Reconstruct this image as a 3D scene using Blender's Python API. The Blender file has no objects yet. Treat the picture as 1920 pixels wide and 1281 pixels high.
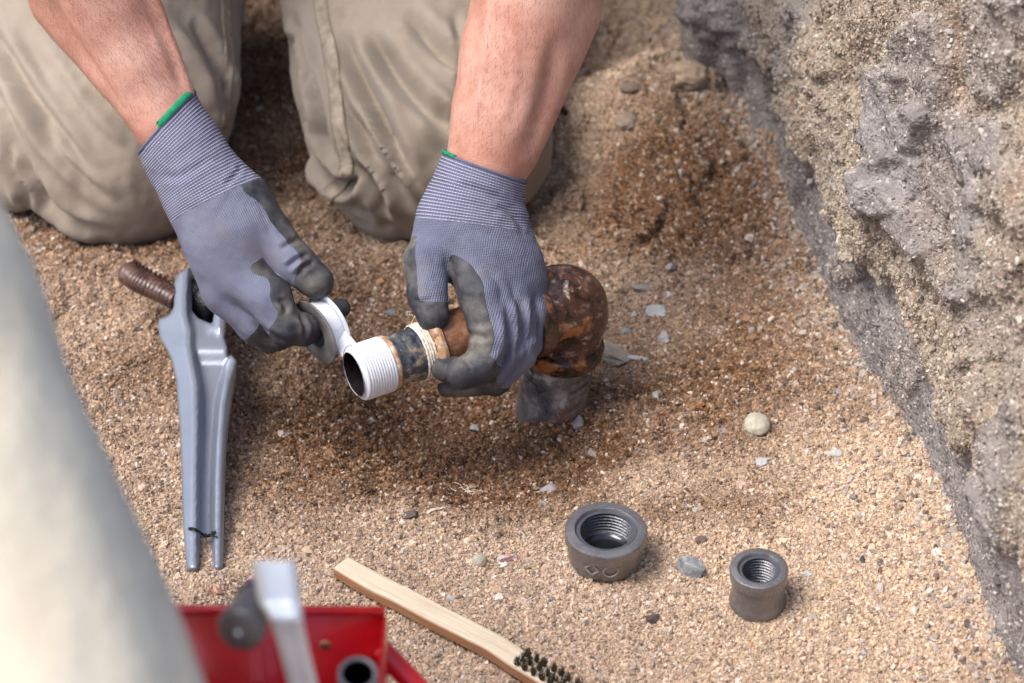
import bpy, bmesh, math, random
import numpy as np
from mathutils import Vector, Matrix, Euler
from mathutils.bvhtree import BVHTree

random.seed(7)
rng = np.random.default_rng(11)
scene = bpy.context.scene
COL = scene.collection

# ------------------------------------------------------------------ camera
FPX = 4330.0                     # focal length in pixels of a 1920 px wide picture
PITCH = math.radians(36.0)
CAM = np.array([0.0, 0.0, 1.1])
RR = np.array([1.0, 0.0, 0.0])
FF = np.array([0.0, math.cos(PITCH), -math.sin(PITCH)])
UU = np.array([0.0, math.sin(PITCH), math.cos(PITCH)])
cam_data = bpy.data.cameras.new('camera')
cam = bpy.data.objects.new('camera', cam_data)
COL.objects.link(cam)
cam.location = CAM
cam.rotation_euler = (math.radians(90) - PITCH, 0, 0)
cam_data.sensor_width = 36.0
cam_data.lens = 36.0 * FPX / 1920.0
cam_data.clip_start = 0.05
cam_data.clip_end = 400.0
cam_data.dof.use_dof = True
cam_data.dof.focus_distance = 1.68
cam_data.dof.aperture_fstop = 6.3
scene.camera = cam

# ------------------------------------------------------------------ light
SUN_EL, SUN_AZ = math.radians(60), math.radians(-112)      # azimuth from +Y towards +X
world = bpy.data.worlds.new('World')
scene.world = world
world.use_nodes = True
wnt = world.node_tree
wnt.nodes.clear()
sky = wnt.nodes.new('ShaderNodeTexSky')
sky.sky_type = 'NISHITA'
sky.sun_disc = False
sky.sun_elevation = SUN_EL
sky.sun_rotation = SUN_AZ
sky.air_density = 1.0
sky.dust_density = 4.0
wbg = wnt.nodes.new('ShaderNodeBackground')
wbg.inputs['Strength'].default_value = 0.13
wout = wnt.nodes.new('ShaderNodeOutputWorld')
wnt.links.new(sky.outputs[0], wbg.inputs['Color'])
wnt.links.new(wbg.outputs[0], wout.inputs['Surface'])
sun_data = bpy.data.lights.new('sun', 'SUN')
sun_data.energy = 2.1
sun_data.angle = math.radians(30)
sun_data.color = (1.0, 0.95, 0.88)
sun = bpy.data.objects.new('sun', sun_data)
COL.objects.link(sun)
sdir = Vector((math.sin(SUN_AZ) * math.cos(SUN_EL), math.cos(SUN_AZ) * math.cos(SUN_EL), math.sin(SUN_EL)))
sun.rotation_euler = sdir.to_track_quat('Z', 'Y').to_euler()
sun.location = (-1, -1, 3)

vs = scene.view_settings
scene.display_settings.display_device = 'sRGB'
vs.view_transform = 'Standard'
vs.look = 'None'
vs.gamma = 1.0
vs.use_curve_mapping = False
vs.exposure = 0.80

# ------------------------------------------------------------------ maths helpers
def V3(*a): return np.array(a, float)

def W(px, py, D):
    """the point of the place seen at picture position px, py, D metres deep"""
    return CAM + D * (FF + (px - 960) / FPX * RR - (py - 640.5) / FPX * UU)

def WQ(x, y, q, D0):
    return W(x, y, D0 - q * D0 / FPX)

def proj(P):
    d = P - CAM
    D = d @ FF
    return 960 + FPX * (d @ RR) / D, 640.5 - FPX * (d @ UU) / D, D

def PZ(px, py, z):
    r = FF + (px - 960) / FPX * RR - (py - 640.5) / FPX * UU
    t = (z - CAM[2]) / r[2]
    return CAM + t * r

def norm(v):
    v = np.asarray(v, float)
    return v / np.maximum(np.linalg.norm(v, axis=-1, keepdims=True), 1e-12)

_perm = np.random.default_rng(3).permutation(256)
_perm = np.concatenate([_perm, _perm, _perm])
_g3 = norm(np.random.default_rng(4).normal(size=(256, 3)))

def perlin(P):
    P = np.asarray(P, float)
    I = np.floor(P).astype(int)
    f = P - I
    u = f * f * f * (f * (f * 6 - 15) + 10)
    I = I & 255
    r = 0
    for dx in (0, 1):
        wx = u[..., 0] if dx else 1 - u[..., 0]
        hx = _perm[(I[..., 0] + dx) & 255]
        for dy in (0, 1):
            wy = u[..., 1] if dy else 1 - u[..., 1]
            hy = _perm[(hx + I[..., 1] + dy) & 255]
            for dz in (0, 1):
                wz = u[..., 2] if dz else 1 - u[..., 2]
                h = _perm[(hy + I[..., 2] + dz) & 255]
                g = _g3[h]
                d = (g[..., 0] * (f[..., 0] - dx) + g[..., 1] * (f[..., 1] - dy) + g[..., 2] * (f[..., 2] - dz))
                r = r + wx * wy * wz * d
    return r * 1.5

def fbm(P, octaves=4, lac=2.1, gain=0.5, ridged=False):
    P = np.asarray(P, float)
    a, s, t = 1.0, 0.0, 0.0
    for k in range(octaves):
        n = perlin(P + 17.3 * k)
        if ridged:
            n = 1 - 2 * np.abs(n)
        s = s + a * n
        t += a
        P = P * lac
        a *= gain
    return s / t

def sstep(a, b, x):
    t = np.clip((x - a) / (b - a), 0, 1)
    return t * t * (3 - 2 * t)

# ------------------------------------------------------------------ object helpers
OFF = {}

def setp(o, label=None, cat=None, group=None, kind=None):
    if label: o['label'] = label
    if cat: o['category'] = cat
    if group: o['group'] = group
    if kind: o['kind'] = kind
    return o

def thing(name, loc, label, cat, group=None):
    o = bpy.data.objects.new(name, None)
    o.empty_display_size = 0.02
    COL.objects.link(o)
    o.location = [float(c) for c in loc]
    OFF[o.name] = np.array(loc, float)
    return setp(o, label, cat, group)

def mesh_from(name, V, F):
    me = bpy.data.meshes.new(name)
    V = np.asarray(V, np.float64)
    if isinstance(F, np.ndarray) and F.ndim == 2:
        n, k = F.shape
        me.vertices.add(len(V))
        me.vertices.foreach_set('co', V.astype(np.float32).ravel())
        me.loops.add(n * k)
        me.loops.foreach_set('vertex_index', F.astype(np.int32).ravel())
        me.polygons.add(n)
        me.polygons.foreach_set('loop_start', np.arange(0, n * k, k, dtype=np.int32))
        me.update(calc_edges=True)
        me.validate()
    else:
        me.from_pydata([tuple(map(float, v)) for v in V], [], [tuple(int(i) for i in f) for f in F])
        me.update()
    return me

def obj(name, V, F, mat, parent=None, smooth=True, attrs=None, uv=None, origin=None, sharp=None):
    V = np.asarray(V, float)
    if parent is not None:
        off = OFF[parent.name]
    elif origin is not None:
        off = np.array(origin, float)
    else:
        off = V3(0, 0, 0)
    me = mesh_from(name, V - off, F)
    me.materials.append(mat)
    if smooth:
        me.polygons.foreach_set('use_smooth', [True] * len(me.polygons))
    if sharp:
        me.set_sharp_from_angle(angle=math.radians(sharp))
    if attrs:
        for k, a in attrs.items():
            at = me.attributes.new(k, 'FLOAT', 'POINT')
            at.data.foreach_set('value', np.asarray(a, np.float32))
    if uv is not None:
        for k, a in uv.items():
            at = me.attributes.new(k, 'FLOAT_VECTOR', 'POINT')
            at.data.foreach_set('vector', np.asarray(a, np.float32).ravel())
    o = bpy.data.objects.new(name, me)
    COL.objects.link(o)
    if parent is not None:
        o.parent = parent
    else:
        o.location = off
    OFF[o.name] = off
    return o

def frame_of(axis):
    a = norm(axis)
    h = V3(0, 0, 1) if abs(a[2]) < 0.9 else V3(0, 1, 0)
    u = norm(np.cross(h, a)); v = np.cross(a, u)
    return a, u, v

def lathe(profile, origin, axis, n=64, wob=None, closed=False):
    """profile: list of (s along axis, r). returns V, F(list)"""
    a, u, v = frame_of(axis)
    prof = np.array(profile, float)
    m = len(prof)
    th = np.linspace(0, 2 * math.pi, n, endpoint=False)
    c, s = np.cos(th), np.sin(th)
    S = prof[:, 0][:, None] * np.ones(n)
    Rr = prof[:, 1][:, None] * np.ones(n)
    if wob is not None:
        ds, dr = wob(S, Rr, th[None, :] * np.ones((m, 1)))
        S = S + ds; Rr = Rr + dr
    P = origin + S[..., None] * a + (Rr * c)[..., None] * u + (Rr * s)[..., None] * v
    V = P.reshape(-1, 3)
    i = np.arange(m - 1)[:, None]; j = np.arange(n)[None, :]
    A = i * n + j; B = i * n + (j + 1) % n
    F = np.stack([A, B, B + n, A + n], -1).reshape(-1, 4)
    if closed:
        j = np.arange(n)
        A = (m - 1) * n + j; B = (m - 1) * n + (j + 1) % n
        F = np.concatenate([F, np.stack([A, B, (j + 1) % n, j], -1)])
    return V, F

def join(parts):
    Vs, Fs, o = [], [], 0
    for V, F in parts:
        Vs.append(np.asarray(V, float))
        Fs += [tuple(int(i) + o for i in f) for f in F]
        o += len(V)
    return np.concatenate(Vs), Fs

def joinq(parts):
    Vs, Fs, o = [], [], 0
    for V, F in parts:
        Vs.append(V); Fs.append(np.asarray(F) + o); o += len(V)
    return np.concatenate(Vs), np.concatenate(Fs)

def resample(pts, n):
    pts = np.array(pts, float)
    # Catmull-Rom through the points
    P = np.concatenate([[2 * pts[0] - pts[1]], pts, [2 * pts[-1] - pts[-2]]])
    out = []
    m = len(pts) - 1
    for t in np.linspace(0, m, n):
        i = min(int(t), m - 1); f = t - i
        p0, p1, p2, p3 = P[i], P[i + 1], P[i + 2], P[i + 3]
        out.append(0.5 * ((2 * p1) + (-p0 + p2) * f + (2 * p0 - 5 * p1 + 4 * p2 - p3) * f * f + (-p0 + 3 * p1 - 3 * p2 + p3) * f ** 3))
    return np.array(out)

def tube(path, radii, n=12, cap=True, wob=None):
    path = np.asarray(path, float)
    m = len(path)
    r = np.ones(m) * radii if np.isscalar(radii) else np.asarray(radii, float)
    T = norm(np.gradient(path, axis=0))
    u = np.cross(T[0], V3(0.13, 0.21, 0.97)); u = norm(u)
    V, F = [], []
    for i in range(m):
        u = norm(u - T[i] * (u @ T[i])); v = np.cross(T[i], u)
        th = np.linspace(0, 2 * math.pi, n, endpoint=False)
        rr = r[i] if wob is None else r[i] + wob(i, th)
        V.append(path[i] + (rr * np.cos(th))[:, None] * u + (rr * np.sin(th))[:, None] * v)
    V = np.concatenate(V)
    for i in range(m - 1):
        for j in range(n):
            F.append((i * n + j, i * n + (j + 1) % n, (i + 1) * n + (j + 1) % n, (i + 1) * n + j))
    if cap:
        F.append(tuple(range(n))[::-1]); F.append(tuple((m - 1) * n + k for k in range(n)))
    return V, F

def boxmesh(c, ax, ay, az, bev=0.0):
    """box centred c with half-vectors ax, ay, az, edges bevelled"""
    bm = bmesh.new()
    bmesh.ops.create_cube(bm, size=2)
    L = [np.linalg.norm(ax), np.linalg.norm(ay), np.linalg.norm(az)]
    for v in bm.verts:
        v.co = Vector((v.co.x * L[0], v.co.y * L[1], v.co.z * L[2]))
    if bev:
        bmesh.ops.bevel(bm, geom=bm.edges[:], offset=bev, segments=2, affect='EDGES')
    X = np.array([v.co[:] for v in bm.verts])
    bm.verts.index_update()
    F = [tuple(v.index for v in f.verts) for f in bm.faces]
    bm.free()
    P = c + X[:, :1] * norm(ax) + X[:, 1:2] * norm(ay) + X[:, 2:] * norm(az)
    return P, F

def uvs(c, r, seg=16):
    prof = [(-r * math.cos(t), max(r * math.sin(t), 1e-5)) for t in np.linspace(0, math.pi, seg)]
    return lathe(prof, c, V3(0, 0, 1), seg * 2)

# ------------------------------------------------------------------ implicit surfaces
def rcone(P, a, b, ra, rb):
    ba = b - a
    t = np.clip(((P - a) @ ba) / max(ba @ ba, 1e-12), 0, 1)
    return np.linalg.norm(P - a - t[..., None] * ba, axis=-1) - (ra + (rb - ra) * t)

def smin(a, b, k):
    h = np.clip(0.5 + 0.5 * (b - a) / k, 0, 1)
    return b + (a - b) * h - k * h * (1 - h)

def surface_nets(fn, lo, hi, res):
    lo = np.array(lo, float); hi = np.array(hi, float)
    n = np.ceil((hi - lo) / res).astype(int) + 1
    # coarse pass: find blocks near the surface
    B = 8
    nb = np.ceil(n / B).astype(int)
    cc = np.stack(np.meshgrid(*[np.arange(k) for k in nb], indexing='ij'), -1).reshape(-1, 3)
    ctr = lo + (cc * B + B / 2) * res
    dc = fn(ctr)
    near = np.abs(dc) < B * res * 1.25
    full = np.full(nb * B + 1, 1.0, np.float32)
    sgn = np.where(dc < 0, -1.0, 1.0)
    for s in (-1,):
        for c in cc[sgn == s]:
            full[c[0] * B:c[0] * B + B, c[1] * B:c[1] * B + B, c[2] * B:c[2] * B + B] = -1
    blk = cc[near]
    g = np.stack(np.meshgrid(*[np.arange(B + 1)] * 3, indexing='ij'), -1).reshape(-1, 3)
    for i in range(0, len(blk), 400):
        b = blk[i:i + 400]
        idx = (b[:, None] * B + g[None])
        v = fn((lo + idx.reshape(-1, 3) * res))
        idx = idx.reshape(-1, 3)
        full[idx[:, 0], idx[:, 1], idx[:, 2]] = v
    S = full
    neg = S < 0
    sh = S.shape
    cs = (sh[0] - 1, sh[1] - 1, sh[2] - 1)
    cnt = np.zeros(cs, np.int8)
    for dx in (0, 1):
        for dy in (0, 1):
            for dz in (0, 1):
                cnt += neg[dx:dx + cs[0], dy:dy + cs[1], dz:dz + cs[2]]
    act = (cnt > 0) & (cnt < 8)
    cells = np.argwhere(act)
    vid = np.full(cs, -1, np.int64)
    vid[act] = np.arange(len(cells))
    acc = np.zeros((len(cells), 3)); num = np.zeros(len(cells))
    corners = [(x, y, z) for x in (0, 1) for y in (0, 1) for z in (0, 1)]
    val = {c: S[cells[:, 0] + c[0], cells[:, 1] + c[1], cells[:, 2] + c[2]].astype(float) for c in corners}
    for c in corners:
        for ax in range(3):
            if c[ax] == 0:
                d = list(c); d[ax] = 1; d = tuple(d)
                a, b = val[c], val[d]
                m = (a < 0) != (b < 0)
                t = np.where(m, a / np.where(m, a - b, 1), 0)
                p = np.tile(np.array(c, float), (len(cells), 1)); p[:, ax] += t
                acc[m] += p[m]; num[m] += 1
    Vt = lo + (cells + acc / num[:, None]) * res
    quads = []
    for ax in range(3):
        sl0 = [slice(None)] * 3; sl1 = [slice(None)] * 3
        sl0[ax] = slice(0, -1); sl1[ax] = slice(1, None)
        a = neg[tuple(sl0)]; b = neg[tuple(sl1)]
        E = np.argwhere(a != b)
        o1, o2 = [(1, 2), (2, 0), (0, 1)][ax]
        E = E[(E[:, o1] > 0) & (E[:, o2] > 0) & (E[:, o1] < cs[o1]) & (E[:, o2] < cs[o2])]
        flip = ~a[tuple(E.T)]
        def cell(d1, d2):
            c = E.copy(); c[:, o1] += d1; c[:, o2] += d2
            return vid[c[:, 0], c[:, 1], c[:, 2]]
        q = np.stack([cell(-1, -1), cell(0, -1), cell(0, 0), cell(-1, 0)], -1)
        q[flip] = q[flip][:, ::-1]
        quads.append(q)
    Q = np.concatenate(quads)
    Q = Q[(Q >= 0).all(1)]
    return Vt, Q

def sdf_normals(fn, V, e=0.0008):
    n = np.zeros_like(V)
    for k in range(3):
        d = np.zeros(3); d[k] = e
        n[:, k] = fn(V + d) - fn(V - d)
    return norm(n)

def relax(V, Q, it=2, f=0.5):
    E_ = np.concatenate([Q[:, [0, 1]], Q[:, [1, 2]], Q[:, [2, 3]], Q[:, [3, 0]]])
    E_ = np.concatenate([E_, E_[:, ::-1]])
    n = np.bincount(E_[:, 0], minlength=len(V)).astype(float)[:, None]
    for _ in range(it):
        S_ = np.stack([np.bincount(E_[:, 0], weights=V[E_[:, 1], k], minlength=len(V)) for k in range(3)], -1)
        V = V * (1 - f) + f * S_ / np.maximum(n, 1)
    return V

def seg_dist2(X, Y, pl):
    """distance in picture px of points X, Y to a polyline and position 0..1 along it"""
    best = np.full(X.shape, 1e9); par = np.zeros(X.shape); sgn = np.ones(X.shape)
    pl = np.array(pl, float); m = len(pl) - 1
    for i in range(m):
        a, b = pl[i], pl[i + 1]; d = b - a
        t = np.clip(((X - a[0]) * d[0] + (Y - a[1]) * d[1]) / (d @ d), 0, 1)
        ex, ey = X - a[0] - t * d[0], Y - a[1] - t * d[1]
        q = np.hypot(ex, ey)
        s = q < best
        best = np.where(s, q, best); par = np.where(s, (i + t) / m, par)
        sgn = np.where(s, np.sign(ex * d[1] - ey * d[0] + 1e-9), sgn)
    return best, par, sgn

def fold(V, N, pl, width, depth, ridge=0.45):
    """press a fold into a surface along a line (the cloth stands up beside it)"""
    X, Y, D = proj(V)
    face = sstep(0.0, 0.25, -(N @ FF))
    d, t, s = seg_dist2(X, Y, resample(pl, 14))
    env = np.clip(np.sin(np.clip(t, 0.0, 1) * math.pi) * 1.6, 0, 1)
    prof = -np.exp(-(d / width) ** 2) + ridge * np.exp(-((d - 2.0 * width) / (1.2 * width)) ** 2)
    return V + N * (depth * prof * env * face)[:, None]

# ------------------------------------------------------------------ material helpers
def new_mat(name):
    m = bpy.data.materials.new(name)
    m.use_nodes = True
    nt = m.node_tree
    nt.nodes.clear()
    out = nt.nodes.new('ShaderNodeOutputMaterial')
    b = nt.nodes.new('ShaderNodeBsdfPrincipled')
    nt.links.new(b.outputs[0], out.inputs['Surface'])
    return m, nt, b

def nd(nt, typ, ins=None, **kw):
    n = nt.nodes.new(typ)
    for k, v in kw.items():
        setattr(n, k, v)
    if ins:
        for k, v in ins.items():
            if isinstance(v, bpy.types.NodeSocket):
                nt.links.new(v, n.inputs[k])
            else:
                n.inputs[k].default_value = v
    return n

def c4(c): return (c[0], c[1], c[2], 1.0)

def coords(nt, scale=(1, 1, 1), kind='Object'):
    tc = nd(nt, 'ShaderNodeTexCoord')
    mp = nd(nt, 'ShaderNodeMapping', {'Vector': tc.outputs[kind], 'Scale': scale})
    return mp.outputs[0]

def noise(nt, vec, scale, detail=3, rough=0.55, dist=0.0):
    return nd(nt, 'ShaderNodeTexNoise', {'Vector': vec, 'Scale': scale, 'Detail': detail, 'Roughness': rough, 'Distortion': dist}).outputs['Fac']

def ramp(nt, fac, stops, interp='LINEAR'):
    r = nd(nt, 'ShaderNodeValToRGB', {'Fac': fac})
    cr = r.color_ramp
    cr.interpolation = interp
    while len(cr.elements) > 1:
        cr.elements.remove(cr.elements[-1])
    cr.elements[0].position = stops[0][0]
    cr.elements[0].color = c4(stops[0][1]) if not np.isscalar(stops[0][1]) else c4([stops[0][1]] * 3)
    for p, c in stops[1:]:
        e = cr.elements.new(p)
        e.color = c4(c) if not np.isscalar(c) else c4([c] * 3)
    return r.outputs[0]

def mix(nt, fac, a, b, blend='MIX'):
    n = nt.nodes.new('ShaderNodeMix')
    n.data_type = 'RGBA'; n.blend_type = blend
    for key, v in ((0, fac), (6, a), (7, b)):
        s = n.inputs[key]
        if isinstance(v, bpy.types.NodeSocket):
            nt.links.new(v, s)
        else:
            s.default_value = v if (key == 0) else c4(v)
    return n.outputs[2]

def math_(nt, op, a, b=0.0, c=0.0, clamp=False):
    n = nt.nodes.new('ShaderNodeMath'); n.operation = op; n.use_clamp = clamp
    for i, v in enumerate((a, b, c)):
        if isinstance(v, bpy.types.NodeSocket): nt.links.new(v, n.inputs[i])
        else: n.inputs[i].default_value = v
    return n.outputs[0]

def bump(nt, height, strength, dist, normal=None):
    ins = {'Height': height, 'Strength': strength, 'Distance': dist}
    if normal is not None: ins['Normal'] = normal
    return nd(nt, 'ShaderNodeBump', ins).outputs[0]

def attr(nt, name, typ='GEOMETRY', out='Fac'):
    return nd(nt, 'ShaderNodeAttribute', attribute_name=name, attribute_type=typ).outputs[out]

def setb(nt, b, **kw):
    names = {'color': 'Base Color', 'rough': 'Roughness', 'metal': 'Metallic', 'normal': 'Normal', 'spec': 'Specular IOR Level',
             'coat': 'Coat Weight', 'coatr': 'Coat Roughness', 'sheen': 'Sheen Weight', 'sss': 'Subsurface Weight',
             'sssr': 'Subsurface Radius', 'ssss': 'Subsurface Scale', 'trans': 'Transmission Weight'}
    for k, v in kw.items():
        s = b.inputs[names[k]]
        if isinstance(v, bpy.types.NodeSocket): nt.links.new(v, s)
        elif k == 'color': s.default_value = c4(v)
        else: s.default_value = v

def simple(name, color, rough=0.5, metal=0.0, nscale=60, namp=0.25, bscale=300, bstr=0.3, bdist=0.0005, **kw):
    m, nt, b = new_mat(name)
    v = coords(nt)
    n1 = noise(nt, v, nscale, 4)
    dark = [c * (1 - namp) for c in color]; lite = [min(1, c * (1 + namp)) for c in color]
    col = ramp(nt, n1, [(0.3, dark), (0.7, lite)])
    bn = bump(nt, noise(nt, v, bscale, 3), bstr, bdist)
    setb(nt, b, color=col, rough=rough, metal=metal, normal=bn, **kw)
    return m

# ------------------------------------------------------------------ ground
HEAP = PZ(388, 1118, 0.0)
def g_large(x, y):
    x = np.asarray(x, float); y = np.asarray(y, float)
    z = 0 * x
    z = z - 0.040 * np.exp(-(((x + 0.065) / 0.15) ** 2 + ((y - 1.45) / 0.12) ** 2) ** 1.2)
    z = z + 0.044 * np.exp(-(((x - 0.13) / 0.085) ** 2 + ((y - 1.84) / 0.10) ** 2) ** 1.3)
    z = z + 0.018 * np.exp(-(((x + 0.33) / 0.13) ** 2 + ((y - 1.60) / 0.035) ** 2))
    z = z + 0.012 * np.exp(-(((x + 0.10) / 0.10) ** 2 + ((y - 1.62) / 0.035) ** 2))
    z = z + 0.010 * np.exp(-(((x + 0.23) / 0.03) ** 2 + ((y - 1.19) / 0.03) ** 2))
    # bank of loose sand along the foot of the wall
    xb = 0.165 + (2.1 - y) * 0.19
    z = z + 0.03 * np.exp(-np.clip((xb + 0.01 - x) / 0.07, 0, 9) ** 1.5) * sstep(2.4, 1.8, y)
    z = z - 0.028 * sstep(-1, 1, (0.105 + 0.03 * np.sin(y * 31) - x) / 0.012) * np.exp(-(((x - 0.075) / 0.035) ** 2 + ((y - 1.97) / 0.08) ** 2))
    z = z + 0.012 * np.exp(-(((x - 0.06) / 0.05) ** 2 + ((y - 1.83) / 0.03) ** 2))
    tq = np.stack([x * 16, y * 12, 0 * x + 1.7], -1)
    z = z + 0.011 * sstep(-0.06, 0.06, fbm(tq, 4)) * sstep(1.54, 1.66, y) * sstep(-0.01, 0.05, x)
    z = z + 0.014 * np.exp(-(((x - 0.035) / 0.055) ** 2 + ((y - 1.44) / 0.05) ** 2) ** 1.5)
    for bx_, by_, br_, bh_ in ((0.012, 1.34, .05, -.004), (0.06, 1.26, .03, .003)):
        z = z + bh_ * np.exp(-((x - bx_) ** 2 + (y - by_) ** 2) / br_ ** 2)
    q = np.stack([x * 7, y * 7, 0 * x + 3.3], -1)
    z = z + 0.008 * fbm(q, 3) + 0.0085 * fbm(q * 2.6 + 4, 3) * sstep(1.22, 1.40, y) * (1 + 0.9 * sstep(1.6, 1.75, y) * sstep(-0.02, 0.06, x))
    z = z + 0.010 * np.exp(-(((x - HEAP[0]) / 0.022) ** 2 + ((y - HEAP[1]) / 0.020) ** 2))
    return z

def g_fine(x, y):
    q = np.stack([x, y, 0 * x], -1)
    rough = 0.55 + 0.45 * sstep(-0.2, 0.3, perlin(q * 5 + 9))
    # the strip in front is trodden flatter
    flat = sstep(1.36, 1.24, y) * 0.5
    rough = rough + 1.5 * sstep(1.86, 1.98, y) * sstep(0.16, 0.10, x)
    return (0.0060 * fbm(q * 32, 3) + 0.0078 * fbm(q * 95 + 5, 3)) * rough * (1 - flat) + 0.0011 * perlin(q * 380)

def on_ground(px, py, dz=0.0):
    z = 0.0
    for _ in range(12):
        p = PZ(px, py, z)
        z = float(g_large(p[0], p[1]))
    p = PZ(px, py, z)
    return p + V3(0, 0, dz)

def axis_samples(segs):
    out = []
    for a, b, s in segs:
        out.append(np.arange(a, b, s))
    return np.concatenate(out)

xs = np.concatenate([-0.62 - np.geomspace(0.004, 25, 34)[::-1], np.arange(-0.62, 0.46, 0.0022), 0.46 + np.geomspace(0.004, 25, 30)])
ys = np.concatenate([1.0 - np.geomspace(0.004, 25, 34)[::-1], np.arange(1.0, 2.3, 0.0022), 2.3 + np.geomspace(0.004, 25, 34)])
GX, GY = np.meshgrid(xs, ys, indexing='ij')
inner = sstep(3.0, 1.0, np.hypot(GX, GY - 1.6))
GZ = (g_large(GX, GY) + g_fine(GX, GY)) * inner
nx, ny = GX.shape
I, J = np.meshgrid(np.arange(nx - 1), np.arange(ny - 1), indexing='ij')
A = (I * ny + J).ravel()
GF = np.stack([A, A + ny, A + ny + 1, A + 1], -1)
GV = np.stack([GX, GY, GZ], -1).reshape(-1, 3)
gpx, gpy, gD = proj(GV)

def blob(px, py, cx, cy, rx, ry): return np.exp(-(((px - cx) / rx) ** 2 + ((py - cy) / ry) ** 2))
def wet_and_shade(P):
    """sand tone: real damp plus painted shade and brightening (0 dry and pale, 1 damp and dark)"""
    c = lambda u, v, rx, ry: (PZ(u, v, 0)[:2], rx, ry)
    w = np.zeros(len(P)) + 0.28
    spots = [(800, 770, .12, .07, .80), (1000, 860, .10, .06, .5), (1270, 380, .10, .13, .95), (1420, 720, .10, .10, .55),  # hollow below the pipe: damp sand with the pipe's shade painted in
             (1000, 640, .1, .1, .3), (150, 460, .12, .07, .4), (640, 560, .14, .10, .25), (560, 860, .08, .08, .2), (500, 200, .1, .25, .5),  # the spot between the knees paints in the body's shade
             (1330, 960, .07, .03, .35), (1480, 960, .05, .03, .1), (1850, 1290, .06, .03, .3), (300, 700, .07, .06, .2), (1460, 1150, .025, .02, .35),  # small last spot: the socket's shadow painted on the sand at its right
             (1130, 120, .16, .26, -.60), (1090, 300, .05, .06, -.3), (900, 1180, .3, .09, -.45), (1250, 1160, .25, .09, -.4), (1640, 950, .08, .14, -.5), (1230, 880, .05, .03, -.5),  # ground behind the arm: pale sand, painted lighter to offset the person's shade
             (1160, 530, .05, .03, -.35), (1390, 330, .05, .05, -.2), (1200, 600, .05, .08, -.3), (400, 1000, .10, .08, -.1), (1560, 1100, .09, .07, -.3)]
    for u, v, rx, ry, a in spots:
        q = PZ(u, v, 0)
        w = w + (1.35 if a > 0 else 1.0) * a * np.exp(-(((P[:, 0] - q[0]) / rx) ** 2 + ((P[:, 1] - q[1]) / ry) ** 2))
    q = P * 1.0; q[:, 2] = 0
    w = w + 0.42 * fbm(q * 11, 4) + 0.30 * fbm(q * 40 + 3, 3)
    return np.clip(w, 0, 1)
wet = wet_and_shade(GV)
wall_x = 0.165 + (2.1 - GV[:, 1]) * 0.19
dens = ((gpx > -260) & (gpx < 2100) & (gpy > -160) & (gpy < 1420) & (gD > 0.8) & (GV[:, 1] < 2.35) & (GV[:, 0] < wall_x + 0.12)).astype(float)

wl_px = [(1283, 60), (1310, 120), (1372, 165), (1392, 235), (1440, 262), (1468, 330), (1490, 420), (1530, 500), (1575, 600), (1618, 680), (1686, 775), (1748, 875), (1796, 990), (1838, 1110), (1893, 1240), (1975, 1380)]
foot, _t, _s = seg_dist2(GV[:, 0], GV[:, 1], [on_ground(u, v)[:2] for u, v in wl_px])
foot = np.exp(-foot / 0.020) * dens
def sand_colours(nt, wet_shade_fac, rnd):
    dry = ramp(nt, rnd, [(0.0, (.035, .032, .034)), (0.06, (.13, .095, .075)), (0.16, (.33, .235, .17)), (0.45, (.56, .415, .285)), (0.70, (.70, .55, .41)),
                         (0.84, (.44, .31, .245)), (0.91, (.27, .265, .27)), (0.95, (.82, .78, .73)), (0.985, (.50, .27, .19))])
    damp = ramp(nt, rnd, [(0.0, (.016, .012, .010)), (0.10, (.055, .028, .015)), (0.32, (.135, .068, .034)), (0.60, (.235, .120, .056)), (0.78, (.34, .19, .10)),
                          (0.88, (.15, .125, .115)), (0.93, (.46, .34, .24)), (0.975, (.62, .56, .49))])
    dry = mix(nt, 0.20, dry, (.58, .44, .32)); damp = mix(nt, 0.12, damp, (.17, .085, .04))
    return mix(nt, wet_shade_fac, dry, damp)  # damp tone also carries painted shade, dry tone the brightening behind the arm

def make_sand_base():
    m, nt, b = new_mat('sand_base')
    v = coords(nt)
    n1 = nd(nt, 'ShaderNodeTexWhiteNoise', {'Vector': nd(nt, 'ShaderNodeTexVoronoi', {'Vector': v, 'Scale': 520.0}).outputs['Color']}).outputs['Value']
    col = sand_colours(nt, attr(nt, 'wet'), n1)
    col = mix(nt, 0.45, col, mix(nt, attr(nt, 'wet'), (.24, .17, .12), (.06, .032, .018)))
    vor = nd(nt, 'ShaderNodeTexVoronoi', {'Vector': v, 'Scale': 520.0}).outputs['Distance']
    h = math_(nt, 'MULTIPLY', vor, -1.0)
    setb(nt, b, color=col, rough=0.92, normal=bump(nt, h, 0.9, 0.0012), spec=0.2)
    return m

def make_grain_mat(name, walltone=False):
    m, nt, b = new_mat(name)
    rnd = nd(nt, 'ShaderNodeObjectInfo').outputs['Random']
    if walltone:
        t = attr(nt, 'tone', 'INSTANCER')
        warm = ramp(nt, rnd, [(0.0, (.07, .06, .055)), (0.12, (.20, .16, .12)), (0.4, (.36, .30, .23)), (0.65, (.48, .41, .33)), (0.8, (.30, .26, .25)), (0.87, (.38, .22, .15)), (0.95, (.55, .50, .44))])
        cool = ramp(nt, rnd, [(0.0, (.08, .075, .085)), (0.3, (.22, .20, .205)), (0.65, (.33, .305, .305)), (0.9, (.50, .47, .45))])
        col = mix(nt, t, warm, cool)
    else:
        col = sand_colours(nt, attr(nt, 'wet', 'INSTANCER'), rnd)
    setb(nt, b, color=col, rough=0.75, spec=0.35)
    return m

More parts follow.
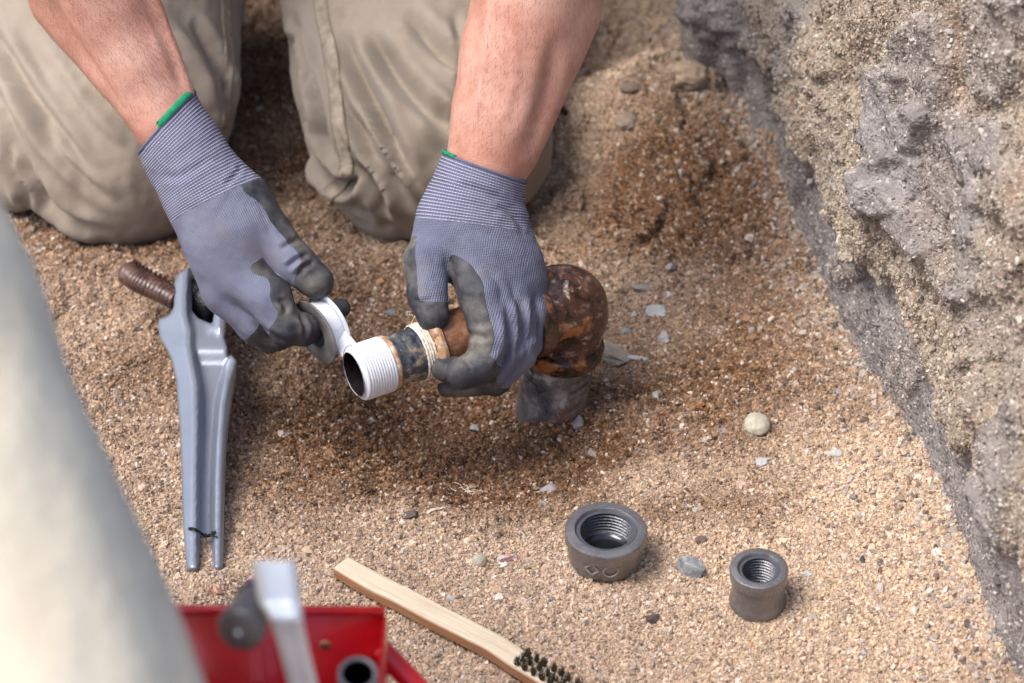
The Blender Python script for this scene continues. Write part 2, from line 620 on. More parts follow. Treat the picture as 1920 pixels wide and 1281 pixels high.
ground = obj('ground', GV, GF, make_sand_base(), smooth=True, attrs={'wet': wet, 'dens': dens, 'foot': foot, 'tone': 0 * wet + 0.45})
ground['kind'] = 'structure'

def scatter(name, source, mat, density, smin_, smax, power, seed, attr_name, sub=1, sink=0.2, flatz=0.7, densname='dens'):
    """a cover of loose grains over a surface, one object"""
    me = bpy.data.meshes.new(name)
    o = bpy.data.objects.new(name, me)
    COL.objects.link(o)
    ng = bpy.data.node_groups.new(name + '_nodes', 'GeometryNodeTree')
    ng.interface.new_socket('Geometry', in_out='OUTPUT', socket_type='NodeSocketGeometry')
    out = ng.nodes.new('NodeGroupOutput')
    src = nd(ng, 'GeometryNodeObjectInfo', transform_space='RELATIVE'); src.inputs['Object'].default_value = source
    an = ng.nodes.new('GeometryNodeInputNamedAttribute'); an.data_type = 'FLOAT'; an.inputs['Name'].default_value = densname
    mul = nd(ng, 'ShaderNodeMath', {0: an.outputs[0], 1: float(density)}, operation='MULTIPLY')
    dp = ng.nodes.new('GeometryNodeDistributePointsOnFaces')
    ng.links.new(src.outputs['Geometry'], dp.inputs['Mesh'])
    ng.links.new(mul.outputs[0], dp.inputs['Density'])
    dp.inputs['Seed'].default_value = seed
    shapes = ng.nodes.new('GeometryNodeJoinGeometry')
    for k in range(4):
        ico = ng.nodes.new('GeometryNodeMeshIcoSphere'); ico.inputs['Radius'].default_value = 0.5; ico.inputs['Subdivisions'].default_value = sub
        pos = ng.nodes.new('GeometryNodeInputPosition')
        no = nd(ng, 'ShaderNodeTexNoise', {'Scale': 1.9, 'Detail': 1.0, 'W': k * 7.7}, noise_dimensions='4D')
        ng.links.new(pos.outputs[0], no.inputs['Vector'])
        sb = nd(ng, 'ShaderNodeVectorMath', {0: no.outputs['Color'], 1: (0.5, 0.5, 0.5)}, operation='SUBTRACT')
        sc = nd(ng, 'ShaderNodeVectorMath', {0: sb.outputs[0], 1: (1.4, 1.4, 1.4)}, operation='MULTIPLY')
        sp = ng.nodes.new('GeometryNodeSetPosition')
        ng.links.new(ico.outputs['Mesh'], sp.inputs['Geometry']); ng.links.new(sc.outputs[0], sp.inputs['Offset'])
        tr = ng.nodes.new('GeometryNodeTransform')
        tr.inputs['Scale'].default_value = [(1, .8, .65), (1.15, .9, .8), (1.3, .75, .6), (.95, 1, .9)][k]
        ng.links.new(sp.outputs[0], tr.inputs['Geometry'])
        sm = ng.nodes.new('GeometryNodeSetMaterial'); sm.inputs['Material'].default_value = mat
        ng.links.new(tr.outputs[0], sm.inputs['Geometry'])
        gi = ng.nodes.new('GeometryNodeGeometryToInstance')
        ng.links.new(sm.outputs[0], gi.inputs[0])
        ng.links.new(gi.outputs[0], shapes.inputs[0])
    ip = ng.nodes.new('GeometryNodeInstanceOnPoints')
    ng.links.new(dp.outputs['Points'], ip.inputs['Points'])
    ng.links.new(shapes.outputs[0], ip.inputs['Instance'])
    ip.inputs['Pick Instance'].default_value = True
    rv = ng.nodes.new('FunctionNodeRandomValue'); rv.data_type = 'FLOAT_VECTOR'
    rv.inputs[0].default_value = (0, 0, 0); rv.inputs[1].default_value = (6.28, 6.28, 6.28)
    er = ng.nodes.new('FunctionNodeEulerToRotation'); ng.links.new(rv.outputs[0], er.inputs[0])
    ng.links.new(er.outputs[0], ip.inputs['Rotation'])
    r2 = ng.nodes.new('FunctionNodeRandomValue'); r2.data_type = 'FLOAT'; r2.inputs['Seed'].default_value = seed + 5
    pw = nd(ng, 'ShaderNodeMath', {0: r2.outputs[1], 1: float(power)}, operation='POWER')
    ms = nd(ng, 'ShaderNodeMath', {0: pw.outputs[0], 1: float(smax - smin_), 2: float(smin_)}, operation='MULTIPLY_ADD')
    ng.links.new(ms.outputs[0], ip.inputs['Scale'])
    ng.links.new(ip.outputs[0], out.inputs[0])
    md = o.modifiers.new('grains', 'NODES'); md.node_group = ng
    o['kind'] = 'stuff'
    return o

grain_mat = make_grain_mat('sand_grain')
s1 = scatter('sand_grains', ground, grain_mat, 390000, 0.0012, 0.0043, 3.0, 1, 'wet')
setp(s1, 'coarse brown sand grains covering the trench floor', 'sand')
s2 = scatter('gravel', ground, grain_mat, 5200, 0.0030, 0.0080, 3.2, 2, 'wet', sub=2)
setp(s2, 'small mixed gravel stones strewn over the sand', 'gravel')

# ------------------------------------------------------------------ trench wall
wall_px = [(1262, -150), (1275, -40), (1283, 60), (1310, 120), (1372, 165), (1392, 235), (1440, 262), (1468, 330), (1490, 420), (1530, 500), (1575, 600),
           (1618, 680), (1686, 775), (1748, 875), (1796, 990), (1838, 1110), (1893, 1240), (1975, 1380), (2080, 1560)]
base_line = np.array([on_ground(u, v)[:2] for u, v in wall_px])
first = base_line[0] + (base_line[0] - base_line[2]) * 6
base_line = np.concatenate([[[0.16, 3.4], [0.15, 2.6]], base_line, [[0.43, 0.8], [0.5, 0.3]]])
bl = resample(np.c_[base_line, np.zeros(len(base_line))], 900)[:, :2]
cum = np.r_[0, np.cumsum(np.linalg.norm(np.diff(bl, axis=0), axis=1))]
fine_s = np.arange(0, cum[-1], 0.0026)
bx = np.interp(fine_s, cum, bl[:, 0]); by = np.interp(fine_s, cum, bl[:, 1])
ks = 41                                                       # direction of the wall smoothed
bxs = np.convolve(np.pad(bx, ks // 2, 'edge'), np.ones(ks) / ks, 'valid')
bys = np.convolve(np.pad(by, ks // 2, 'edge'), np.ones(ks) / ks, 'valid')
T = norm(np.stack([np.gradient(bxs), np.gradient(bys)], -1))
NW = np.stack([T[:, 1], -T[:, 0]], -1)
NW = np.where((NW[:, :1] > 0), -NW, NW)                        # points out of the wall, to the trench
hh = np.concatenate([np.arange(-0.05, 0.60, 0.0026)])
SS, HH = np.meshgrid(np.arange(len(fine_s)), hh, indexing='ij')
yy = by[SS]
PP = np.stack([fine_s[SS], HH * 1.0, 0 * HH], -1)
keep = sstep(0.06, 0.22, HH)
bx2 = bx[SS] * (1 - keep) + bxs[SS] * keep; by2 = by[SS] * (1 - keep) + bys[SS] * keep
ledge_h = 0.055 + 0.03 * fbm(np.stack([fine_s[SS] * 5, 0 * HH, 0 * HH + 2], -1), 3) + 0.045
led = sstep(ledge_h - 0.003, ledge_h + 0.016, HH + 0.02 * fbm(PP * 38, 3))
big = fbm(PP * np.array([4.0, 12, 1]) + 31.7, 3)
slab = sstep(0.10, 0.17, fbm(PP * np.array([5, 9, 1]) + 12.2, 4)) 
slab2 = sstep(0.10, 0.16, fbm(PP * np.array([7, 15, 1]) + 55.2, 4))
disp = 0.012 * led + 0.026 * big * sstep(0.02, 0.12, HH)
disp = disp + 0.011 * slab * sstep(0.09, 0.13, HH) + 0.008 * slab2 * sstep(0.08, 0.11, HH)
cr = fbm(PP * 26 + 3, 4, ridged=True)
disp = disp + 0.0070 * fbm(PP * np.array([22, 34, 1]) + 11, 4) * led + 0.0065 * fbm(PP * 42, 4) * (0.4 + 0.6 * led) + 0.0045 * cr * (0.3 + 0.7 * led) + 0.0016 * fbm(PP * 190, 2)
U0, V0_, D0_ = proj(np.stack([bxs[SS] + 0.06 * HH, bys[SS], HH], -1))
edge_n = 26 * fbm(PP * 22 + 70, 3)
def blockm(cx, cy, rx, ry, ang=0.0):
    c_, s_ = math.cos(ang), math.sin(ang)
    a = ((U0 - cx) * c_ + (V0_ - cy) * s_) / rx; b = (-(U0 - cx) * s_ + (V0_ - cy) * c_) / ry
    return sstep(1.12, 0.86, np.sqrt(a * a + b * b) + edge_n / 160)
blk = [(1345, 90, 50, 130, .1, .022, 1.0), (1415, 170, 40, 150, .0, -.012, .6), (1735, 170, 60, 150, .25, .024, .65), (1640, 420, 50, 130, .5, .014, -.2), (1530, 220, 50, 170, .35, .010, -.4),
       (1870, 80, 50, 120, .1, .014, .5), (1795, 560, 36, 110, .2, -.012, -.4), (1890, 450, 60, 120, .2, .012, .1), (1840, 760, 40, 110, .2, .012, -.3), (1915, 900, 34, 150, .1, .014, .7), (1700, 700, 34, 90, .5, .008, -.3),
       (1720, 345, 40, 60, .2, .012, .6), (1590, 60, 50, 90, .2, .012, -.5), (1460, 60, 40, 90, .2, .006, -.4)]
for cx, cy, rx, ry, an_, am, tn_ in blk:
    bm_ = blockm(cx, cy, rx, ry, an_)
    disp = disp + 0.75 * am * bm_ * sstep(0.0, 0.07, HH)
disp = disp * 0.80 + 0.0030 * fbm(PP * 75 + 1, 3)
lean = 0.06 * HH + 0.10 * HH ** 2
disp = disp + 0.0060 * fbm(np.stack([fine_s[SS] * 55, HH * 30, 0 * HH + 9], -1), 4) * sstep(0.10, 0.0, HH)
out = disp - lean
nwx = NW[:, 0][SS]; nwy = NW[:, 1][SS]
WX = bx2 + nwx * out; WY = by2 + nwy * out; WZ = HH + 0.004 * fbm(PP * 60 + 8, 2)
# flat ground on top, running away from the trench
top = []
for e in (0.03, 0.1, 0.3, 1.0, 4.0, 20.0):
    top.append((WX[:, -1] + e, WY[:, -1], WZ[:, -1] * 0 + 0.62 + 0.01 * math.sin(e * 7)))
WX = np.concatenate([WX, np.stack([t[0] for t in top], 1)], 1)
WY = np.concatenate([WY, np.stack([t[1] for t in top], 1)], 1)
WZ = np.concatenate([WZ, np.stack([t[2] for t in top], 1)], 1)
a_, b_ = WX.shape
I, J = np.meshgrid(np.arange(a_ - 1), np.arange(b_ - 1), indexing='ij')
A = (I * b_ + J).ravel()
WF = np.stack([A, A + 1, A + b_ + 1, A + b_], -1)
WV = np.stack([WX, WY, WZ], -1).reshape(-1, 3)
pad = lambda f: np.concatenate([f, np.repeat(f[:, -1:], len(top), 1)], 1).ravel()
tone_add = sum(tn_ * blockm(cx, cy, rx, ry, an_) for cx, cy, rx, ry, an_, am, tn_ in blk)
tone = np.clip(1 - led + tone_add + 0.65 * slab * sstep(0.1, 0.14, HH) + 0.2 * slab2 + 0.25 * fbm(PP * 9, 3), 0, 1)
wpx, wpy, wD = proj(WV)
wdens = pad(0.10 + 0.9 * np.clip(1 - tone, 0, 1)) * ((wpx > 1150) & (wpx < 2250) & (wpy > -200) & (wpy < 1450) & (wD > 0.9))

def make_wall_mat():
    m, nt, b = new_mat('trench_wall_earth')
    v = coords(nt)
    t = attr(nt, 'tone')
    warm = ramp(nt, noise(nt, v, 60, 5, 0.7), [(0.25, (.13, .108, .085)), (0.5, (.30, .255, .205)), (0.75, (.46, .40, .33))])
    cool = ramp(nt, noise(nt, v, 45, 5, 0.65), [(0.25, (.125, .112, .112)), (0.5, (.25, .228, .225)), (0.78, (.39, .36, .35))])
    rust = mix(nt, ramp(nt, noise(nt, v, 9, 3), [(0.55, 0.0), (0.68, 0.7)]), warm, (.20, .12, .07))
    col = mix(nt, t, rust, cool)
    sp = nd(nt, 'ShaderNodeTexVoronoi', {'Vector': v, 'Scale': 330.0})
    spk = ramp(nt, sp.outputs['Color'], [(0.0, 0.0), (0.8, 0.0), (0.85, 0.6)])
    col = mix(nt, spk, col, (.5, .46, .42))
    spd = ramp(nt, nd(nt, 'ShaderNodeTexVoronoi', {'Vector': v, 'Scale': 240.0}).outputs['Color'], [(0.0, 0.6), (0.12, 0.6), (0.16, 0.0)])
    col = mix(nt, spd, col, (.05, .045, .045))
    h = math_(nt, 'ADD', noise(nt, v, 260, 4, 0.7), math_(nt, 'MULTIPLY', sp.outputs['Distance'], -0.8))
    setb(nt, b, color=col, rough=0.93, spec=0.2, normal=bump(nt, h, 1.0, 0.002))
    return m
trench_wall = obj('trench_wall', WV, WF, make_wall_mat(), attrs={'tone': pad(tone), 'dens': wdens})
trench_wall['kind'] = 'structure'
wg_mat = make_grain_mat('wall_grain', True)
w1 = scatter('wall_grit', trench_wall, wg_mat, 300000, 0.0011, 0.0040, 3.4, 11, 'tone')
setp(w1, 'grey and tan grit bedded in the trench wall', 'grit')
w2 = scatter('wall_pebbles', trench_wall, wg_mat, 5000, 0.0030, 0.0075, 3.4, 12, 'tone', sub=2)
setp(w2, 'small pebbles bedded in the earth wall', 'pebbles')
w3 = scatter('wall_crumbs', ground, wg_mat, 120000, 0.0014, 0.0075, 3.2, 21, 'tone', densname='foot')
setp(w3, 'grey crumbs fallen along the foot of the trench wall', 'crumbs')

# ------------------------------------------------------------------ materials of the things
def make_skin():
    m, nt, b = new_mat('skin')
    v = coords(nt)
    n1 = noise(nt, v, 18, 4, 0.6); n2 = noise(nt, v, 160, 3)
    col = ramp(nt, n1, [(0.3, (.42, .19, .135)), (0.5, (.53, .28, .215)), (0.7, (.62, .38, .31))])
    fre = ramp(nt, nd(nt, 'ShaderNodeTexVoronoi', {'Vector': v, 'Scale': 85.0}).outputs['Distance'], [(0.0, 0.35), (0.07, 0.25), (0.12, 0.0)])
    col = mix(nt, fre, col, (.36, .12, .08))
    vor = nd(nt, 'ShaderNodeTexVoronoi', {'Vector': v, 'Scale': 900.0}).outputs['Distance']
    bn = bump(nt, math_(nt, 'ADD', vor, n2), 0.35, 0.0006)
    setb(nt, b, color=col, rough=0.42, normal=bn, sss=0.15, sssr=(1.0, 0.35, 0.2), ssss=0.006, spec=0.45)
    return m

def make_glove(name, dirt=1.0):
    """grey-violet knit with a dark rubber dip; 'coat' says where the dip is"""
    m, nt, b = new_mat(name)
    v = coords(nt)
    kn = attr(nt, 'knit', out='Vector')
    sep = nd(nt, 'ShaderNodeSeparateXYZ', {0: kn})
    wv = lambda s, per: math_(nt, 'SINE', math_(nt, 'MULTIPLY', s, 2 * math.pi / per))
    wx = wv(sep.outputs[0], 0.0016); wy = wv(sep.outputs[1], 0.0012)
    weave = math_(nt, 'ADD', math_(nt, 'MULTIPLY', wx, 0.6), math_(nt, 'MULTIPLY', wy, 0.4))
    base = ramp(nt, noise(nt, v, 22, 4), [(0.3, (.125, .138, .205)), (0.55, (.162, .176, .252)), (0.8, (.21, .222, .298))])
    base = mix(nt, math_(nt, 'MULTIPLY_ADD', weave, 0.10, 0.10), base, (.06, .065, .12))
    # sand rubbed into the knit
    d1 = ramp(nt, noise(nt, v, 28, 4, 0.6), [(0.54, 0.0), (0.74, 0.34 * dirt)])
    base = mix(nt, d1, base, (.27, .21, .18))
    rub = ramp(nt, noise(nt, v, 60, 4), [(0.3, (.016, .020, .030)), (0.7, (.040, .045, .060))])
    d2 = ramp(nt, noise(nt, v, 30, 5, 0.6), [(0.40, 0.03), (0.54, 0.24 * dirt), (0.68, 0.62 * dirt)])
    rub = mix(nt, math_(nt, 'MULTIPLY', d2, attr(nt, 'dust')), rub, (.33, .29, .235))
    edge = math_(nt, 'ADD', attr(nt, 'coat'), math_(nt, 'MULTIPLY_ADD', noise(nt, v, 130, 3), 0.07, -0.035))
    k = ramp(nt, math_(nt, 'MULTIPLY_ADD', edge, 0.5, 0.5), [(0.49, 0.0), (0.505, 1.0)])
    col = mix(nt, k, base, rub)
    inv = math_(nt, 'SUBTRACT', 1.0, k)
    b1 = bump(nt, math_(nt, 'MULTIPLY', weave, inv), 0.55, 0.0005)
    b2 = bump(nt, noise(nt, v, 520, 3), 0.35, 0.0006, b1)
    b3 = bump(nt, noise(nt, v, 120, 3), 0.35, 0.0016, b2)
    b4 = bump(nt, k, 0.6, 0.0006, b3)
    setb(nt, b, color=col, rough=math_(nt, 'MULTIPLY_ADD', k, -0.30, 0.90), normal=b4, spec=0.35)
    return m

def make_cuff():
    m, nt, b = new_mat('glove_cuff_knit')
    kn = attr(nt, 'knit', out='Vector')
    sep = nd(nt, 'ShaderNodeSeparateXYZ', {0: kn})
    tri = lambda s, per: math_(nt, 'SINE', math_(nt, 'MULTIPLY', s, 2 * math.pi / per))
    al = tri(sep.outputs[1], 0.0023)
    ar = tri(sep.outputs[0], 0.00175)
    line = ramp(nt, al, [(0.45, 0.0), (0.8, 1.0)])
    dots = math_(nt, 'MULTIPLY', line, math_(nt, 'MULTIPLY_ADD', ramp(nt, ar, [(0.3, 0.0), (0.7, 1.0)]), 0.55, 0.40))
    v = coords(nt)
    base = ramp(nt, noise(nt, v, 30, 3), [(0.3, (.085, .09, .155)), (0.7, (.13, .138, .22))])
    col = mix(nt, dots, base, (.50, .50, .58))
    setb(nt, b, color=col, rough=0.88, normal=bump(nt, al, 0.5, 0.0004), spec=0.25)
    return m

def make_trousers():
    m, nt, b = new_mat('trouser_cotton')
    v = coords(nt)
    col = ramp(nt, noise(nt, v, 7, 5, 0.6), [(0.3, (.235, .197, .158)), (0.55, (.285, .242, .198)), (0.8, (.335, .29, .24))])
    st = ramp(nt, noise(nt, v, 20, 4, 0.7), [(0.6, 0.0), (0.8, 0.5)])
    col = mix(nt, st, col, (.17, .125, .085))
    w1_ = nd(nt, 'ShaderNodeTexWave', {'Vector': v, 'Scale': 260.0, 'Distortion': 1.0}, bands_direction='DIAGONAL').outputs['Fac']
    bn = bump(nt, w1_, 0.18, 0.0006)
    bn = bump(nt, noise(nt, v, 38, 3), 0.35, 0.003, bn)
    bn = bump(nt, noise(nt, v, 420, 2), 0.25, 0.0005, bn)
    setb(nt, b, color=col, rough=0.93, normal=bn, sheen=0.15, spec=0.2)
    return m

def make_rust(name, darkc, midc, lightc, s=40, lo=0.38, hi=0.62, rough=(0.28, 0.8), coat=0.0, bs=0.6, shift=0.0, extra=None):
    m, nt, b = new_mat(name)
    v = coords(nt)
    n1 = noise(nt, v, s, 6, 0.68, 0.6)
    n2 = noise(nt, v, s * 2.7, 5, 0.7)
    mixn = math_(nt, 'ADD', math_(nt, 'MULTIPLY', n1, 0.65), math_(nt, 'MULTIPLY', n2, 0.35 + shift))
    col = ramp(nt, mixn, [(lo, darkc), ((lo + hi) / 2, midc), (hi, lightc)])
    if extra:
        ec, es, a, c2 = extra
        f = ramp(nt, noise(nt, v, es, 5, 0.6), [(a, 0.0), (a + 0.07, 0.85)])
        col = mix(nt, f, col, ec)
        f2 = ramp(nt, noise(nt, v, es * 1.7 + 3, 5, 0.6, 0.4), [(a + 0.03, 0.0), (a + 0.11, 0.8)])
        col = mix(nt, f2, col, c2)
    rg = ramp(nt, mixn, [(lo, rough[0]), (hi, rough[1])])
    bn = bump(nt, mixn, bs, 0.002)
    bn = bump(nt, noise(nt, v, 400, 3), 0.35, 0.0006, bn)
    setb(nt, b, color=col, rough=rg, normal=bn, coat=coat, coatr=0.15)
    return m

M_skin = make_skin()
M_glove = make_glove('glove_knit_and_rubber')
M_cuff = make_cuff()
M_hem = simple('green_hem', (.0, .22, .10), 0.8, nscale=200, bscale=900)
M_trouser = make_trousers()
M_seam = simple('trouser_seam', (.30, .255, .20), 0.9, nscale=120, namp=0.3, bscale=500, bstr=0.6)
M_stitch = simple('stitch_thread', (.21, .165, .10), 0.9)
M_shirt = simple('shirt_cotton', (.08, .10, .14), 0.95)
M_tape = simple('white_thread_tape', (.64, .67, .74), 0.5, nscale=90, namp=0.05, bscale=260, bstr=0.15)
M_nipple = make_rust('black_pipe_paint', (.018, .024, .034), (.055, .068, .085), (.30, .22, .14), 60, 0.42, 0.60, (0.3, 0.85), extra=((.36, .17, .07), 38, 0.61, (.42, .36, .28)))
M_rust = make_rust('rusty_fitting', (.075, .025, .014), (.20, .082, .040), (.36, .22, .13), 50, 0.36, 0.66, (0.35, 0.85), extra=((.48, .40, .31), 22, 0.62, (.03, .022, .02)))
M_elbow = make_rust('wet_rusty_elbow', (.010, .007, .006), (.075, .031, .018), (.22, .15, .11), 46, 0.42, 0.66, (0.16, 0.75), coat=0.30, bs=0.8, extra=((.40, .15, .045), 34, 0.55, (.52, .44, .38)))
M_bead = make_rust('sealed_rim', (.24, .10, .04), (.40, .24, .13), (.68, .58, .46), 70, 0.34, 0.62, (0.5, 0.9))
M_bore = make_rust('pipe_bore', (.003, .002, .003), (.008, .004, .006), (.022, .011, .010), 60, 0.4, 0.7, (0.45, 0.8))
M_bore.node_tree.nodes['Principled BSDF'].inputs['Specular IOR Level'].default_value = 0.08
M_riser = make_rust('riser_grey', (.045, .045, .05), (.13, .125, .13), (.40, .36, .34), 34, 0.38, 0.64, (0.2, 0.6), coat=0.5, extra=((.22, .10, .055), 24, 0.58, (.55, .51, .50)))
M_hemp = simple('white_hemp', (.62, .56, .48), 0.9, nscale=300, namp=0.35, bscale=900, bstr=0.8)
M_silver = None

def make_wrench_mat():
    m, nt, b = new_mat('silver_blue_paint')
    v = coords(nt)
    col = ramp(nt, noise(nt, v, 14, 4), [(0.3, (.21, .24, .30)), (0.7, (.27, .305, .375))])
    sc = ramp(nt, noise(nt, v, 110, 5, 0.7), [(0.70, 0.0), (0.735, 1.0)])
    col = mix(nt, sc, col, (.03, .03, .035))
    st = ramp(nt, noise(nt, coords(nt, (60, 8, 60)), 2.0, 5, 0.7), [(0.62, 0.0), (0.74, 0.45)])
    col = mix(nt, st, col, (.52, .50, .48))
    setb(nt, b, color=col, rough=0.40, metal=0.45, normal=bump(nt, noise(nt, v, 380, 3), 0.22, 0.0006), coat=0.25, coatr=0.25)
    return m
M_wrench = make_wrench_mat()
M_jaw = make_rust('brown_forged_jaw', (.016, .009, .008), (.075, .033, .026), (.17, .10, .08), 60, 0.36, 0.66, (0.25, 0.6), coat=0.25)
M_nut = simple('black_knurl', (.02, .021, .025), 0.45, 0.3, bscale=500)
M_wire = simple('dark_wire', (.03, .027, .025), 0.5, 0.6)

def make_fitting(name, c, metal=0.65, rough=0.42):
    m, nt, b = new_mat(name)
    v = coords(nt)
    n1 = noise(nt, v, 45, 5, 0.6)
    col = ramp(nt, n1, [(0.3, [k * 0.75 for k in c]), (0.7, [k * 1.2 for k in c])])
    warm = ramp(nt, noise(nt, v, 25, 4), [(0.50, 0.0), (0.75, 0.4)])
    col = mix(nt, warm, col, (.13, .105, .085))
    fl = ramp(nt, noise(nt, v, 420, 3, 0.8), [(0.68, 0.0), (0.73, 0.7)])
    col = mix(nt, fl, col, (.40, .36, .33))
    bn = bump(nt, noise(nt, v, 330, 4, 0.7), 0.5, 0.0007)
    setb(nt, b, color=col, rough=ramp(nt, n1, [(0.3, rough - 0.08), (0.7, rough + 0.12)]), metal=metal, normal=bn)
    return m
M_cast = make_fitting('cast_iron_fitting', (.235, .228, .235), 0.60, 0.27)
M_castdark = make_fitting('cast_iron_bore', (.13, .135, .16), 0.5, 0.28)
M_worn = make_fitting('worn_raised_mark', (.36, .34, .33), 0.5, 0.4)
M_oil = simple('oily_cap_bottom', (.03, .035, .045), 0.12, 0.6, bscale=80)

def make_wood():
    m, nt, b = new_mat('pale_wood')
    v = coords(nt)
    g = nd(nt, 'ShaderNodeTexNoise', {'Vector': attr(nt, 'grain', out='Vector'), 'Scale': 1.0, 'Detail': 5.0, 'Roughness': 0.6}).outputs['Fac']
    top = ramp(nt, g, [(0.3, (.54, .44, .31)), (0.5, (.66, .56, .42)), (0.7, (.72, .64, .50))])
    st = ramp(nt, noise(nt, v, 50, 4), [(0.6, 0.0), (0.8, 0.45)])
    top = mix(nt, st, top, (.38, .28, .19))
    side = ramp(nt, g, [(0.3, (.24, .11, .055)), (0.7, (.40, .21, .11))])
    col = mix(nt, attr(nt, 'side'), top, side)
    setb(nt, b, color=col, rough=0.72, normal=bump(nt, g, 0.4, 0.0006), spec=0.3)
    return m
M_wood = make_wood()
M_bristle = simple('dark_bristle', (.055, .038, .024), 0.6, nscale=500, namp=0.6)
M_red = simple('red_enamel', (.55, .006, .014), 0.32, 0.0, nscale=20, namp=0.2, bscale=120, bstr=0.12, coat=0.5)
M_bright = simple('bright_steel', (.74, .80, .88), 0.34, 0.35, nscale=20, namp=0.12, bscale=90, bstr=0.15)
M_greyplastic = simple('dark_grey_metal', (.15, .145, .155), 0.38, 0.4)
M_purple = simple('purple_plastic', (.18, .01, .30), 0.4)
M_greyrubber = simple('grey_spool_plastic', (.15, .146, .152), 0.34, nscale=60, namp=0.45, bscale=200, bstr=0.3)
M_root = simple('dark_root', (.045, .026, .015), 0.9, bscale=200, bstr=0.8)

def make_cloth():
    m, nt, b = new_mat('pale_cloth')
    v = coords(nt)
    n = noise(nt, coords(nt, (1.0, 0.6, 1.6)), 5.2, 3, 0.5)
    col = ramp(nt, n, [(0.30, (.42, .43, .39)), (0.42, (.58, .55, .46)), (0.50, (.72, .65, .51)), (0.66, (.72, .56, .41))])
    setb(nt, b, color=col, rough=0.92, normal=bump(nt, noise(nt, v, 30, 3), 0.5, 0.006))
    return m
M_cloth = make_cloth()

# ------------------------------------------------------------------ old pipe run
E = W(1066, 566, 1.768)                 # centre of the elbow
AX = norm(V3(-0.862, -0.508, 0.004))   # along the pipe, from the elbow to the open end
DN = norm(on_ground(1034, 756) - E)     # down the riser
PEND = E + AX * 0.1835
pipe = thing('water_pipe', on_ground(1034, 756), 'rusty water pipe with elbow rising from the sand, open end wrapped in white tape', 'pipe')
ragged = lambda a, f, sd: (lambda S, R_, th: (0 * S, a * fbm(np.stack([np.cos(th) * f, np.sin(th) * f, S * 260 + sd], -1), 3)))
RP = 0.0200
# threads under white tape
prof = [(-0.0015, 0.0168), (0.0, 0.0172), (0.0008, 0.0186)]
nr = 11
for i in range(nr * 8 + 1):
    s = 0.0010 + i / (nr * 8) * 0.0240
    ph = (i / 8.0) % 1
    prof.append((s, RP + 0.0002 + 0.0007 * (0.5 - 0.5 * math.cos(2 * math.pi * ph)) ** 0.7 + 0.0004 * (s > 0.004)))
prof += [(0.0256, 0.0197)]
V, F = lathe(prof, PEND, -AX, 96, ragged(0.0003, 2.5, 1))
obj('tape_wrap', V, F, M_tape, pipe)
# nipple
prof = [(0.0235, 0.0190)] + [(s, RP - 0.0004 + 0.0003 * math.sin(s * 900)) for s in np.linspace(0.024, 0.056, 30)]
V, F = lathe(prof, PEND, -AX, 96, ragged(0.0005, 3.5, 5))
nip = obj('pipe_nipple', V, F, M_nipple, pipe)
parts = []
for k in range(16):                     # pipe wrench bites along the nipple
    th = -3.0 + k * 0.13 + random.uniform(-.04, .04)
    a, u, v = frame_of(-AX)
    rr = RP + 0.0001
    s0 = 0.036 + random.uniform(-.002, .005); s1 = s0 + random.uniform(.003, .009)
    p0 = PEND + a * s0 + rr * (math.cos(th) * u + math.sin(th) * v); p1 = PEND + a * s1 + rr * (math.cos(th + .03) * u + math.sin(th + .03) * v)
    parts.append(tube([p0, p1], 0.0003, 5))
V, F = join(parts)
# seen on the camera side only if they face it
obj('wrench_mark', V, F, M_bead, nip)
# bore
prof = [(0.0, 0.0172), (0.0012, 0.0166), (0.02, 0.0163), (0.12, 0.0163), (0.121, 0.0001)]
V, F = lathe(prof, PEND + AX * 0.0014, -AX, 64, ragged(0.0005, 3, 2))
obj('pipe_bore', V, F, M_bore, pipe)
# rusty ring where tape ends
prof = [(0.0252, 0.0188), (0.0258, 0.0202), (0.0275, 0.0204), (0.0290, 0.0200), (0.0298, 0.0190)]
V, F = lathe(prof, PEND, -AX, 96, ragged(0.0012, 4, 9))
obj('rust_ring', V, F, M_bead, pipe)
# hemp / old sealant windings
prof = []
for i in range(49):
    s = 0.0500 + i / 48 * 0.0085
    prof.append((s, 0.0205 + 0.0010 * abs(math.sin(i / 48 * math.pi * 4)) + 0.0003 * i / 48))
V, F = lathe(prof, PEND, -AX, 96, ragged(0.0010, 4, 3))
obj('sealing_hemp', V, F, M_hemp, pipe)
# coupling held in the hand
prof = [(0.0575, 0.0195), (0.058, 0.0235), (0.0595, 0.0258), (0.0625, 0.0268), (0.066, 0.0258), (0.0675, 0.0240), (0.069, 0.0232), (0.115, 0.0232), (0.1215, 0.0262), (0.1285, 0.0268), (0.1300, 0.024)]
prof = [tuple(p) for p in resample([(a, b, 0) for a, b in prof], 70)[:, :2]]
V, F = lathe(prof, PEND, -AX, 96, ragged(0.0013, 3.0, 4))
cp = obj('coupling', V, F, M_rust, pipe)
prof = [(0.0575, 0.0212), (0.0585, 0.0250), (0.0605, 0.0268), (0.0625, 0.0273), (0.0642, 0.0270), (0.0655, 0.0262)]
V, F = lathe(prof, PEND, -AX, 96, ragged(0.0022, 5.0, 8))
obj('rim_bead', V, F, M_bead, cp)
